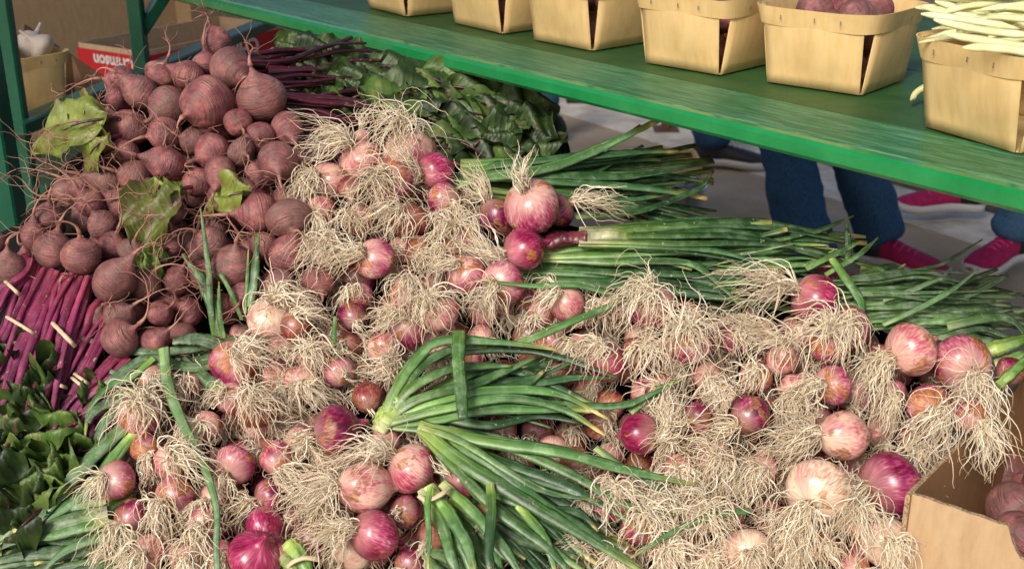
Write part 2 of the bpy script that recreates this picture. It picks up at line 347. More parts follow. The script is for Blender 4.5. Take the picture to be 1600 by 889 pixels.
def veneer():
    m, nt, nd, lk, bs = mat('wood_veneer')
    tc = nd.new('ShaderNodeTexCoord'); mp = nd.new('ShaderNodeMapping'); mp.inputs['Scale'].default_value = (1, 1, .12); lk.new(tc.outputs['Object'], mp.inputs[0])
    oi = nd.new('ShaderNodeObjectInfo')
    n = N(nd, 'ShaderNodeTexNoise', noise_dimensions='4D', Scale=90.0, Detail=5.0, Roughness=.55); lk.new(mp.outputs[0], n.inputs['Vector']); lk.new(math_(nd, lk, 'MULTIPLY', oi.outputs['Random'], 20.0), n.inputs['W'])
    r = ramp(nd, [(.3, (.73, .49, .21)), (.5, (.80, .56, .25)), (.7, (.84, .61, .30))]); lk.new(n.outputs[0], r.inputs[0])
    n2 = N(nd, 'ShaderNodeTexNoise', Scale=14.0, Detail=3.0); lk.new(tc.outputs['Object'], n2.inputs['Vector'])
    r2 = ramp(nd, [(.35, (.86, .86, .86)), (.6, (1, 1, 1))]); lk.new(n2.outputs[0], r2.inputs[0])
    c = mix(nd, lk, 1.0, r.outputs[0], r2.outputs[0], 'MULTIPLY')
    lk.new(c, bs.inputs['Base Color']); bs.inputs['Roughness'].default_value = .55
    bump(nd, lk, bs, n.outputs[0], .25, .0008); return m
M_VEN = veneer()

# ------------------------------------------------------------------ produce body meshes (unit size, root end at -Z)
def lathe(prof, k, wob=.03, seed=0, ridge=0.0):
    r = np.random.default_rng(seed); prof = np.array(prof, float)
    n = 30; s = np.linspace(0, len(prof) - 1, n)
    pr = resample(np.c_[prof, np.zeros(len(prof))], n)[:, :2]; pr[:, 0] = np.maximum(pr[:, 0], 0.004)
    a = np.arange(k) * 2 * np.pi / k
    ph = r.uniform(0, 6.28, 6); am = r.normal(0, wob, 6)
    V = []
    for (rad, z) in pr:
        f = 1 + am[0]*np.sin(a+ph[0]+z) + am[1]*np.sin(2*a+ph[1]-z*1.3) + .6*am[2]*np.sin(3*a+ph[2]+2*z) + .4*am[3]*np.sin(2.5*z+ph[3]) + ridge*np.sin(9*a+ph[4])*max(0, 1-abs(z+.1))
        V.append(np.c_[rad*f*np.cos(a), rad*f*np.sin(a), np.full(k, z) + rad*am[4]*np.cos(a+ph[5])])
    V = np.vstack(V); Q = []
    i, j = np.meshgrid(np.arange(n-1), np.arange(k), indexing='ij')
    Q = np.stack([i*k+j, i*k+(j+1) % k, (i+1)*k+(j+1) % k, (i+1)*k+j], -1).reshape(-1, 4)
    return V, Q
BULB = {}
PROFS = [
 [(.0, -.84), (.10, -.88), (.34, -.85), (.72, -.64), (.98, -.12), (.94, .34), (.66, .70), (.34, .88), (.17, .99), (.12, 1.2), (.06, 1.34), (0, 1.35)],
 [(.0, -.76), (.10, -.80), (.40, -.76), (.80, -.52), (1.02, -.05), (.93, .36), (.58, .66), (.28, .80), (.16, .93), (.12, 1.1), (.06, 1.22), (0, 1.23)],
 [(.0, -.94), (.10, -.98), (.34, -.92), (.68, -.62), (.92, -.05), (.86, .46), (.58, .86), (.30, 1.1), (.18, 1.35), (.12, 1.6), (.07, 1.75), (0, 1.76)],
 [(.0, -.82), (.11, -.86), (.38, -.81), (.75, -.56), (.99, -.02), (.88, .44), (.54, .76), (.28, .94), (.18, 1.08), (.13, 1.3), (.07, 1.45), (0, 1.46)],
]
for ty in OM:
    for k_, pf in enumerate(PROFS):
        V, Q = lathe(pf, 32, .03, 11 * k_ + 3, .004)
        BULB[(ty, k_)] = mesh('bulb', V, Q, OM[ty])
BEETM = []
BPROF = [
 [(.0, .98), (.22, .99), (.36, .92), (.72, .66), (.98, .15), (.92, -.35), (.62, -.76), (.30, -1.0), (.14, -1.2), (.07, -1.4), (.04, -1.5)],
 [(.0, .90), (.24, .91), (.42, .85), (.82, .55), (1.02, .08), (.90, -.38), (.54, -.72), (.24, -.9), (.12, -1.08), (.07, -1.3), (.04, -1.4)],
 [(.0, 1.05), (.22, 1.05), (.38, .95), (.74, .62), (.95, .05), (.88, -.45), (.64, -.9), (.36, -1.3), (.18, -1.6), (.08, -1.85), (.04, -2.0)],
 [(.0, .94), (.26, .96), (.44, .88), (.78, .6), (.98, .12), (.95, -.32), (.68, -.74), (.34, -.96), (.15, -1.1), (.08, -1.3), (.04, -1.42)],
]
for k_, pf in enumerate(BPROF):
    V, Q = lathe(pf, 32, .055, 5 * k_ + 1); BEETM.append(mesh('beet_body', V, Q, M_BEET))

# ------------------------------------------------------------------ sphere pile
SPH = []      # dict: c, r, fixed...
def add_sphere(px, py, D, lift, tag_):
    d = bankd(px, py) - lift
    r = D * 1.07 / 2 * d / F
    # D describes the silhouette; the listed lift is that of the sphere's centre
    SPH.append(dict(px=px, py=py, d=d, r=r, own=tag_)); return len(SPH) - 1
def relax(it=60):
    n = len(SPH)
    rays = np.array([nrm(ray(s['px'], s['py'])) for s in SPH]); ln = np.array([np.linalg.norm(ray(s['px'], s['py'])) for s in SPH])
    d = np.array([s['d'] for s in SPH]) * ln; r = np.array([s['r'] for s in SPH])
    for k in range(it):
        C = CAM + rays * d[:, None]
        for i in range(n):
            dv = C - C[i]; dist = np.sqrt((dv**2).sum(1)); m = (r + r[i]) * .93
            J = np.where((dist < m) & (np.arange(n) > i))[0]
            for j in J:
                ov = m[j] - dist[j]
                # the deeper of the two goes deeper
                a, b = (i, j) if d[i] > d[j] else (j, i)
                d[a] += ov * .35; d[b] -= ov * .06
                C[a] = CAM + rays[a] * d[a]; C[b] = CAM + rays[b] * d[b]; dv = C - C[i]
    for i, s in enumerate(SPH): s['c'] = CAM + rays[i] * d[i]; s['d'] = d[i] / ln[i]
def basis(axis, roll):
    z = Vector(-axis); z.normalize(); x = z.orthogonal().normalized()
    M = Matrix((x, z.cross(x), z)).transposed().to_4x4()
    return M @ Matrix.Rotation(roll, 4, 'Z')
def pushout(P, skip=-1, pad=.0012, near=None):
    """P (S,3) moved out of every body of the pile"""
    for i in near:
        if i == skip: continue
        c, r = CC[i], RR[i] + pad
        v = P - c; dd = np.sqrt((v**2).sum(-1)); m = dd < r
        if m.any(): P[m] = c + v[m] / (dd[m, None] + 1e-9) * r
    return P
def strands(base, axis, target, L, n, spread, skip, nseg=14, wob=.62, floorlift=-.03, R0=.3, stiff=.25, seedr=.003):
    """hair-like roots that leave the base plate, bend to the target direction and drape over the bodies below"""
    near = np.where(np.sqrt(((CC - base)**2).sum(1)) < L * 1.15 + RR)[0]
    P = base + rng.normal(0, seedr, (n, 3)); D = nrm(axis + rng.normal(0, spread, (n, 3)))
    Ls = L * rng.uniform(.5, 1.3, n); st = (Ls / nseg)[:, None]
    nc = max(2, n // 11); cl = rng.integers(0, nc, n); TC = rng.normal(0, .42, (nc, 3)); DC = rng.normal(0, spread * .9, (nc, 3))
    T = nrm(target + TC[cl] + rng.normal(0, .15, (n, 3))); D = nrm(axis + DC[cl] + rng.normal(0, spread * .6, (n, 3)))
    w1 = rng.normal(0, 1, (n, 3)); out = [P.copy()]; ph = rng.uniform(0, 6.28, (n, 3)); fr = rng.uniform(.35, 1.1, (n, 3))
    for k in range(nseg):
        u = (k + 1) / nseg
        D = nrm(D * (1 - stiff * (.5 + u)) + T * stiff * (.5 + u) + np.sin(ph + k * fr) * wob * .34 + rng.normal(0, wob * .2, (n, 3)))
        P = P + D * st
        P = pushout(P.copy(), -1, .001 + .010 * rng.random() * u, near)
        # bank support under everything
        h = (P - BP) @ BN; lo = floorlift; m = h < lo
        if m.any(): P[m] += BN * (lo - h[m])[:, None]
        out.append(P.copy())
    return np.stack(out, 1)

# ------------------------------------------------------------------ DATA: onion bunches
# bulb: px, py, D, type, axis(x,y,z) of the root end, flow(x,y), root length px, number of strands, lift(cm)
B_ = {}
B_['peak'] = dict(label='highest onion bunch at the back, shaggy pale roots falling left', bulbs=[
 (562,252,66,'B',(-.35,-.6,.5),(-.9,.5),110,95,3.5), (566,214,26,'W',(-.1,-1,.15),(0,-1),46,16,3), (640,238,82,'B',(-.25,-.8,.5),(-.3,1),125,90,4.5),
 (682,268,58,'M',(-.8,.35,.45),(-.5,-.9),95,60,4), (612,282,62,'K',(-.1,-.1,.95),(-.4,1),115,80,4.5), (640,347,60,'R',(-.3,-.5,.8),(-.8,.6),95,60,2.5),
 (694,312,52,'K',(.5,.2,.7),(.3,1),60,30,2.5), (515,282,58,'B',(-.5,-.1,.75),(-.4,.8),95,95,2.5), (548,296,42,'R',(.1,.3,.7),(0,1),40,8,1.5), (500,330,46,'B',(-.3,.2,.9),(.1,1),90,80,1.5),
 (560,345,48,'K',(-.3,-.2,.9),(-.3,1),80,55,1)])
B_['shiny'] = dict(label='bunch of glossy round pink and purple onions lying on long dark green tops', bulbs=[
 (833,324,86,'K',(-.35,-.62,.7),(0,-1),66,46,5), (874,330,50,'P',(.75,-.45,.2),(1,.1),100,62,3), (776,338,56,'P',(-.55,-.8,.1),(-.3,-1),88,50,3.5),
 (818,390,66,'M',(-.9,.28,.35),(-.8,-.45),95,75,3.5), (730,430,60,'K',(-.45,-.5,.7),(-1,.1),60,28,3), (786,442,62,'K',(-.45,.15,.85),(-.1,1),85,60,3.5),
 (752,405,44,'P',(-.6,-.2,.6),(-1,0),40,12,2), (885,474,54,'B',(-.5,-.5,.7),(-.2,1),72,46,2.5), (845,490,40,'K',(-.4,.2,.8),(0,1),50,24,1.5)])
B_['column'] = dict(label='bunch of small onions nearly buried in tangled pale roots under the highest onions', bulbs=[
 (585,405,60,'K',(-.5,-.3,.8),(-.8,.4),80,60,3), (562,462,40,'K',(-.3,-.5,.7),(-.4,.8),50,36,2), (551,495,44,'P',(.3,.4,.8),(1,.6),30,12,2), (510,392,50,'B',(-.1,-.4,.9),(-.3,1),95,85,2),
 (640,462,56,'K',(.1,-.6,.8),(-.2,1),80,50,3), (636,518,56,'K',(-.2,-.6,.7),(-.7,.7),90,60,2.5), (688,490,56,'B',(-.5,-.65,.6),(.15,1),95,80,3), (600,545,50,'B',(.4,.4,.75),(-.8,-.1),80,80,1.8),
 (700,402,50,'R',(-.2,-.3,.8),(-.5,.8),80,50,2.5), (655,392,46,'R',(.1,.2,.9),(.4,1),60,45,2.5), (718,372,50,'B',(-.2,-.6,.8),(-.3,1),120,90,3.2), (500,440,44,'W',(-.3,.1,.9),(-.1,1),90,65,1.2),
 (690,560,46,'B',(0,-.2,.9),(-.2,1),60,45,1), (545,540,40,'R',(-.2,0,.9),(0,1),60,50,.6)])
B_['white'] = dict(label='bunch with one shiny cream onion among pink ones, left of the middle', bulbs=[
 (424,497,70,'W',(.25,-.75,.5),(.6,.75),90,85,4.5), (464,508,50,'R',(.0,-.6,.7),(.8,.7),70,40,3.5), (366,568,72,'K',(.35,-.5,.75),(.85,.6),105,85,3), (442,548,48,'K',(.1,-.2,.9),(.3,1),50,30,2.5),
 (492,558,54,'B',(-.1,-.5,.85),(-.1,1),85,85,2.5), (530,580,48,'K',(.5,.3,.75),(1,.4),30,8,2), (470,600,50,'B',(.2,0,.9),(.5,.9),80,75,1.8), (435,590,50,'B',(.4,.2,.8),(.7,.6),80,60,1.6)])
B_['pink'] = dict(label='dull pink onions with frizzy roots between the cream onion and trailing leaf', bulbs=[
 (398,636,66,'R',(.05,-.55,.8),(.3,.8),88,95,2.8), (362,622,50,'K',(-.2,-.3,.8),(-.6,.8),60,30,2), (366,727,62,'K',(-.2,.4,.85),(-.1,1),60,32,2.2), (432,718,54,'K',(.4,.4,.75),(.8,.5),90,75,1.8),
 (470,690,50,'B',(.6,-.1,.7),(.8,.4),85,75,1.2), (325,665,46,'B',(-.3,-.2,.85),(-.3,1),80,70,1.2), (335,775,46,'B',(-.2,.3,.9),(-.2,1),80,75,1.2), (480,760,46,'B',(.2,.0,.9),(.4,.9),80,70,.8), (300,600,38,'K',(-.2,-.3,.8),(0,1),60,40,1)])
B_['lowleft'] = dict(label='bunch of pink onions at the lower left, pale green necks pointing left', bulbs=[
 (236,592,44,'K',(.4,-.2,.8),(.5,.8),60,45,2), (218,650,64,'K',(.2,-.7,.7),(.1,1),100,90,3), (228,702,50,'K',(.4,.2,.8),(.3,1),60,45,2), (266,722,52,'B',(.35,-.4,.8),(.8,.7),105,85,2.8),
 (182,752,60,'K',(-.4,-.3,.8),(-.4,.9),62,52,3), (166,792,48,'K',(-.2,.2,.9),(-.1,1),70,45,2), (206,806,54,'P',(-.25,.35,.85),(-.1,1),90,80,2.5), (272,775,58,'K',(-.35,.1,.9),(-.1,1),100,85,2.5),
 (318,815,50,'B',(0,.2,.9),(.1,1),90,85,1.8), (232,862,52,'B',(-.1,.1,.9),(-.2,1),90,90,1.8), (290,868,52,'B',(.2,0,.9),(.1,1),90,90,1.6), (345,870,50,'B',(.4,0,.9),(.4,1),90,85,1.2), (186,850,44,'K',(-.4,.3,.8),(-.3,1),80,60,.8)])
B_['bottom'] = dict(label='bunch of smooth magenta onions with hardly any roots at the bottom edge', bulbs=[
 (421,778,54,'P',(-.8,.1,.5),(-.7,.8),78,52,3), (412,822,60,'M',(-.15,-.6,-.45),(0,-1),10,3,4), (398,870,80,'M',(-.4,.65,-.55),(0,-1),10,3,4), (482,842,42,'P',(-.3,-.2,.7),(-.6,.6),30,8,1.5), (455,812,40,'P',(-.3,-.2,.7),(-.6,.6),30,5,1.5)])
B_['centre'] = dict(label='foreground bunch of big pink and magenta onions with a thick fan of roots', bulbs=[
 (568,760,82,'B',(-.92,-.05,.35),(-.8,.55),120,120,4.5), (641,732,80,'B',(-.75,-.6,.25),(-.9,.35),120,95,4.2), (586,836,78,'M',(-.75,-.35,.5),(-.75,.55),105,95,4.2), (549,866,54,'W',(-.5,.4,.7),(-.5,1),40,12,2.8),
 (682,716,48,'K',(-.6,-.5,.5),(-1,-.3),40,12,3), (722,752,60,'P',(-.6,-.4,.5),(-.6,-.5),40,14,3), (766,802,46,'R',(-.4,.2,.8),(-.5,1),30,10,2.5), (633,800,48,'P',(-.2,-.2,.9),(-.2,1),30,8,1.8), (678,838,50,'R',(-.3,.3,.8),(-.1,1),50,22,1.8),
 (640,880,48,'P',(-.3,.2,.8),(-.3,1),60,20,1.5)])
B_['loosepair'] = dict(label='bunch with one smooth purple onion, a small rusty one above and tops fanning right', bulbs=[
 (526,672,78,'P',(-.9,.25,.15),(-.8,.45),75,60,4), (506,716,40,'W',(-.5,.3,.6),(-.8,.5),60,30,2), (575,622,48,'R',(.2,.6,.7),(.4,1),30,8,3), (600,690,46,'B',(-.5,.2,.8),(-.8,.4),90,60,2), (575,700,40,'R',(-.4,.2,.8),(-.8,.5),80,50,1.5)])
B_['midright'] = dict(label='bunch of purple onions matted in roots, just right of the big central leaves', bulbs=[
 (1020,482,66,'K',(-.2,-.6,.7),(-.4,.9),110,100,3), (952,482,44,'B',(-.4,-.2,.8),(-.3,1),70,50,1.8), (944,566,62,'M',(-.2,-.6,.7),(-.5,.8),70,52,2.5), (996,555,56,'P',(.2,-.4,.8),(0,1),90,75,2.5),
 (1078,540,64,'K',(-.15,-.75,.6),(.0,1),130,105,4), (1148,530,50,'P',(.1,-.5,.7),(.3,1),70,30,2.5), (1032,610,46,'K',(0,0,.9),(-.2,1),80,70,1.8), (905,545,44,'K',(-.3,-.3,.8),(-.6,.6),70,45,1.5), (925,490,42,'R',(-.3,-.3,.8),(-.6,.6),60,45,1.2),
 (1105,590,46,'B',(0,0,.9),(.1,1),90,80,2), (870,580,40,'P',(-.3,.2,.8),(-.6,.8),50,30,.8)])
B_['deep'] = dict(label='dark red onions half hidden by hanging roots, right of the central leaf tips', bulbs=[
 (1000,680,62,'M',(.85,-.1,.5),(.2,-1),80,60,2.5), (1090,656,50,'P',(-.8,.2,.5),(-.2,-1),90,62,3), (1172,650,64,'P',(-.75,.4,.5),(-.9,.2),85,75,3.5), (1132,620,42,'W',(-.2,-.3,.9),(-.2,1),60,60,2.5), (1182,590,50,'K',(-.3,-.4,.8),(-.4,.9),70,60,2.5),
 (1120,720,52,'B',(0,-.3,.9),(-.3,.9),110,110,2.2), (1062,735,50,'B',(-.1,-.1,.9),(-.1,1),100,95,1.8), (1190,735,50,'B',(-.4,-.2,.9),(-.6,.9),110,105,1.6), (1040,690,42,'W',(0,-.4,.9),(-.3,.8),80,60,1.5)])
B_['lowmid'] = dict(label='pale pink onions behind a curtain of straight roots at the bottom edge', bulbs=[
 (958,782,62,'K',(.1,-.7,.7),(.1,1),100,80,2), (1000,822,56,'K',(.2,-.7,.7),(.2,1),90,80,2), (916,792,50,'R',(-.1,-.5,.8),(0,1),70,45,1.2), (1168,862,68,'W',(.0,-.15,.95),(.1,1),80,60,3), (1098,806,52,'B',(0,-.4,.9),(0,1),110,110,2),
 (1045,860,52,'B',(-.1,-.4,.9),(0,1),90,95,1.8), (965,872,50,'B',(-.2,-.3,.9),(-.2,1),80,80,1.2), (1110,878,46,'K',(-.1,-.3,.9),(-.2,1),80,80,1.4), (1030,775,42,'R',(0,-.3,.9),(.1,1),90,70,1.4), (905,860,46,'B',(0,-.3,.9),(-.3,1),80,70,.4)])
B_['righttop'] = dict(label='bunch topped by one deep magenta onion whose bright roots stream left', bulbs=[
 (1272,468,78,'M',(-.85,-.45,.3),(-1,.35),150,85,5), (1325,515,68,'P',(-.2,-.3,.9),(-.1,1),85,55,4), (1292,545,52,'K',(.1,-.9,.4),(-.5,.95),130,95,3.8), (1222,560,50,'B',(-.1,-.8,.5),(-.9,.3),95,70,3),
 (1300,602,60,'K',(-.75,-.15,.65),(-.6,.5),85,80,4), (1240,610,46,'B',(-.2,0,.9),(-.2,1),90,80,2.2), (1375,560,44,'R',(-.3,-.1,.9),(-.3,1),90,70,1.8), (1190,520,40,'B',(-.5,-.4,.7),(-.9,.6),80,60,2.2)])
B_['rightend'] = dict(label='bunch of large blotched onions at the far right leaning on the cardboard box', bulbs=[
 (1422,547,80,'B',(-.85,.3,.4),(-.5,.9),110,75,4.5), (1500,568,88,'K',(.1,.35,.9),(-.2,1),130,90,4.5), (1452,635,62,'K',(.0,.1,.95),(-.6,.9),120,90,4), (1512,650,58,'K',(.2,.3,.9),(.2,1),100,75,3.6), (1578,582,46,'P',(-.5,.4,.5),(-.6,1),60,16,2),
 (1395,615,44,'P',(-.2,0,.9),(-.3,1),90,70,1.8), (1425,690,42,'R',(-.1,.2,.9),(-.2,1),90,60,1.4)])
B_['box'] = dict(label='bunch of large tan, cream and dark magenta onions beside the corner of the cardboard box', bulbs=[
 (1315,680,78,'B',(-.95,-.02,.3),(-1,.3),130,125,4), (1281,653,38,'P',(-.3,-.3,.8),(-.6,.6),30,5,2.5), (1278,768,94,'W',(-.5,.35,.75),(-.35,1),120,105,5), (1390,758,98,'P',(-.9,.08,.3),(-.8,.7),125,115,4.5),
 (1284,852,48,'R',(.1,-.2,.9),(.2,1),50,40,2), (1385,848,72,'W',(-.1,-.2,.9),(-.2,1),90,85,3), (1335,812,48,'B',(0,-.6,.7),(0,1),120,110,2.6), (1230,850,46,'B',(0,-.4,.9),(-.2,1),90,95,1.8), (1335,885,46,'K',(0,0,.9),(0,1),60,60,1.5)])
# ------------------------------------------------------------------ DATA: beet bunches (px,py,D,axis of taproot,root length px,lift)
T_ = {}
T_['top'] = dict(label='bunch of large round dusty red beets piled highest, roots upward', bulbs=[
 (338,66,44,(-.2,-.7,.3),60,3.5), (361,109,64,(.7,.5,.5),70,5), (322,100,40,(-.1,-1,.1),110,4.5), (296,120,46,(-.7,-.3,.6),40,4.5), (323,160,78,(-.5,.5,.6),40,6), (408,154,74,(-.2,-.8,.4),60,5.5),
 (250,116,44,(.5,-.8,.3),50,2.5), (448,200,50,(.4,.6,.6),50,3.5), (371,192,42,(.4,.4,.7),90,4.5), (406,215,46,(.1,.2,.9),50,4), (378,238,40,(.5,.3,.8),60,3.5)])
T_['topleft'] = dict(label='bunch of beets behind the yellowing leaf with fine roots reaching left', bulbs=[
 (222,146,52,(-.6,-.5,.5),80,3), (190,128,46,(-1,-.1,.3),90,1.5), (262,166,62,(-.5,.6,.6),60,3.5), (180,155,34,(-1,.3,.3),90,1), (205,200,56,(-.9,-.1,.4),130,1.5), (258,210,50,(-.8,.2,.5),100,2), (160,205,40,(-.9,0,.4),120,0)])
T_['middle'] = dict(label='bunch of crowded brownish beets in the middle of the beet heap', bulbs=[
 (333,240,58,(-.7,.4,.6),90,4), (345,268,48,(-.1,.8,.6),60,3.5), (302,222,40,(-.8,-.3,.5),90,3.5), (434,252,60,(.2,.6,.8),70,3.5), (405,272,44,(0,.8,.6),50,2.5), (262,256,54,(-.8,-.2,.6),110,3), (212,276,52,(-.8,-.2,.6),110,2.5),
 (308,285,46,(-.7,.3,.7),90,2), (380,300,44,(-.3,.6,.7),70,2), (240,300,46,(-.8,.3,.6),110,1), (345,310,44,(-.4,.5,.7),80,1)])
T_['left'] = dict(label='bunch of beets over the left edge with long pinkish taproots trailing outward', bulbs=[
 (165,282,56,(-.9,-.2,.4),130,2), (125,290,40,(-.9,-.4,.4),120,1), (195,322,52,(-.6,-.4,.7),110,1.5), (140,318,44,(-.5,-.8,.4),120,1.5), (160,352,46,(-.3,-.7,.6),110,1.5), (228,330,48,(-.5,-.4,.7),110,.8), (195,240,44,(-.8,-.2,.6),120,1), (270,330,44,(-.6,-.2,.7),100,.8)])
T_['rightside'] = dict(label='bunch of brown-skinned beets wedged against the onion roots', bulbs=[
 (402,332,62,(-.9,.1,.4),90,3.5), (453,341,64,(.3,.7,.6),70,4), (450,402,62,(.3,-.6,.7),70,3), (438,445,48,(.1,.5,.8),50,1.5), (366,415,66,(.2,-.7,.6),100,2.5), (497,442,46,(.3,.6,.7),60,1.5), (475,378,46,(.5,.2,.7),60,1.5), (412,385,44,(-.3,.3,.8),80,1), (330,380,50,(-.4,-.4,.7),90,.5), (380,465,44,(0,.3,.9),60,0), (320,430,44,(-.3,-.4,.7),90,-.5), (345,480,40,(0,-.4,.7),90,-1)])
T_['stems'] = dict(label='round beets with magenta stems tied by a pale band, lower left', bulbs=[
 (83,392,58,(.3,-.95,.2),110,4.5), (75,338,46,(.2,-.8,.4),100,2.5), (53,372,40,(.1,-.9,.3),90,3), (126,401,58,(.1,-.85,.4),110,4.2), (176,384,46,(.4,-.7,.5),90,2.5), (205,392,40,(.4,-.7,.5),70,2)])
T_['banded'] = dict(label='bunch of beets hanging over wine red stems with two thin pale bands', bulbs=[
 (176,441,64,(.65,-.7,.35),60,4.5), (95,465,38,(.1,-.8,.4),50,1.5), (187,496,48,(.8,-.6,.4),100,3), (187,528,60,(.85,-.55,.3),110,3.5), (240,536,44,(.7,-.5,.5),80,1.5), (225,445,48,(.6,-.6,.6),110,1.5), (250,490,40,(.7,-.4,.5),90,.5), (150,495,40,(.5,-.6,.5),70,1), (275,440,42,(.5,-.7,.5),90,0), (262,385,44,(.3,-.7,.5),90,0)])
T_['edge'] = dict(label='beets at the very left edge, purple stems pointing out of the picture', bulbs=[
 (12,420,54,(.1,-.95,.3),60,2.5), (-25,440,50,(-.2,-.9,.3),60,1.5), (38,418,40,(.1,-.9,.3),60,1), (-10,380,40,(-.2,-.9,.3),60,1)])

ALLB = []
for kind, D_ in (('o', B_), ('b', T_)):
    for key, bd in D_.items():
        for b in bd['bulbs']:
            lift = b[-1] / 100.0
            i = add_sphere(b[0], b[1], b[2], lift, key); ALLB.append((kind, key, b, i))
# a second, deeper layer: the rest of each bunch that shows only through the gaps
def inside(poly, x, y):
    c = False; j = len(poly) - 1
    for i in range(len(poly)):
        if (poly[i][1] > y) != (poly[j][1] > y) and x < (poly[j][0] - poly[i][0]) * (y - poly[i][1]) / (poly[j][1] - poly[i][1]) + poly[i][0]: c = not c
        j = i
    return c
PO = [(470, 250), (560, 240), (690, 260), (800, 330), (880, 360), (880, 480), (1000, 470), (1120, 470), (1250, 500), (1360, 530), (1540, 600), (1400, 760), (1410, 900), (150, 900), (150, 760), (210, 640), (330, 540), (470, 480), (500, 400)]
PB = [(150, 180), (250, 120), (420, 150), (470, 240), (490, 420), (420, 500), (300, 540), (200, 540), (120, 440), (40, 400), (60, 320), (140, 240)]
fill_o = []; fill_b = []
for gy in range(120, 900, 46):
    for gx in range(20, 1560, 48):
        x = gx + random.uniform(-14, 14) + (gy // 46 % 2) * 24; y = gy + random.uniform(-12, 12)
        if inside(PO, x, y): fill_o.append((x, y))
        elif inside(PB, x, y): fill_b.append((x, y))
cent = {k: np.mean([[b[0], b[1]] for b in v['bulbs']], axis=0) for k, v in list(B_.items()) + list(T_.items())}
for (x, y) in fill_o:
    key = min(B_, key=lambda k: np.hypot(*(cent[k] - (x, y))))
    b = (x, y, random.uniform(42, 56), random.choice('PKRBPK'), (random.uniform(-.5, .3), random.uniform(-.5, .5), .8), (random.uniform(-.5, .3), 1), 75, 24, -3.0)
    ALLB.append(('o', key, b, add_sphere(x, y, b[2], -.03, key)))
for (x, y) in fill_b:
    key = min(T_, key=lambda k: np.hypot(*(cent[k] - (x, y))))
    b = (x, y, random.uniform(40, 54), (random.uniform(-.8, .2), random.uniform(-.8, .3), .5), 90, -3.0)
    ALLB.append(('b', key, b, add_sphere(x, y, b[2], -.03, key)))
relax()
CC = np.array([s['c'] for s in SPH]); RR = np.array([s['r'] for s in SPH])

ROOTS = {}
GO = 'bunches of onions heaped on the stand'; GB = 'bunches of beets heaped on the stand'
for key, bd in B_.items():
    c = np.mean([SPH[i]['c'] for k, kk, b, i in ALLB if kk == key], axis=0) - np.array([0, 0, .05])
    ROOTS[key] = empty('onion_bunch', c, bd['label'], 'onion bunch', GO)
for key, bd in T_.items():
    c = np.mean([SPH[i]['c'] for k, kk, b, i in ALLB if kk == key], axis=0) - np.array([0, 0, .05])
    ROOTS[key] = empty('beet_bunch', c, bd['label'], 'beet bunch', GB)
PARTN = {}
def capped(key, nm, lim=95):
    k = (key, nm); PARTN[k] = PARTN.get(k, 0) + 1; return PARTN[k] <= lim

def taproot(base, axis, Lm, r0, parent, idx, up=.0, hairs=7):
    near = np.where(np.sqrt(((CC - base)**2).sum(1)) < Lm + RR)[0]; near = near[near != idx]
    n = 16; P = [base.copy()]; D = axis.copy(); bendv = rng.normal(0, 1, 3) * .16; p = base.copy()
    for k in range(n):
        D = nrm(D + bendv * (.5 + k / n) * .8 + rng.normal(0, .05, 3) + np.array([0, 0, -.05]))
        if k == n // 2: bendv = -bendv * .6 + rng.normal(0, .1, 3)
        p = p + D * Lm / n; p = pushout(p[None].copy(), -1, .002, near)[0]; P.append(p)
    P = np.array(P)
    u = np.linspace(0, 1, n + 1); rd = r0 * (np.exp(-u * 5.0) * .9 + .14 * (1 - u)) + .0004
    V, Q, t = tubes(P[None], rd[None], 6); Vs = [V]; Qs = [Q]; ts = [t]; o = len(V)
    if hairs:
        H = []
        for h in range(hairs):
            q = int(rng.integers(3, n - 1)); d = nrm(np.cross(P[q+1] - P[q], rng.normal(0, 1, 3))[None])[0] * .7 + nrm((P[q+1] - P[q])[None])[0]
            L = rng.uniform(.02, .07); s = P[q]; pts = [s]; d = nrm(d)
            for z in range(8): d = nrm(d + rng.normal(0, .28, 3)); s = s + d * L / 8; pts.append(s)
            H.append(pts)
        H = np.array(H); V, Q, t = tubes(H, np.tile(np.linspace(.0006, .0003, 9), (hairs, 1)), 3); Vs.append(V); Qs.append(Q + o); ts.append(t)
    me = mesh('taproot', np.vstack(Vs), np.vstack(Qs), M_TAP, np.concatenate(ts))
    return obj('taproot', me, parent)
vi = 0
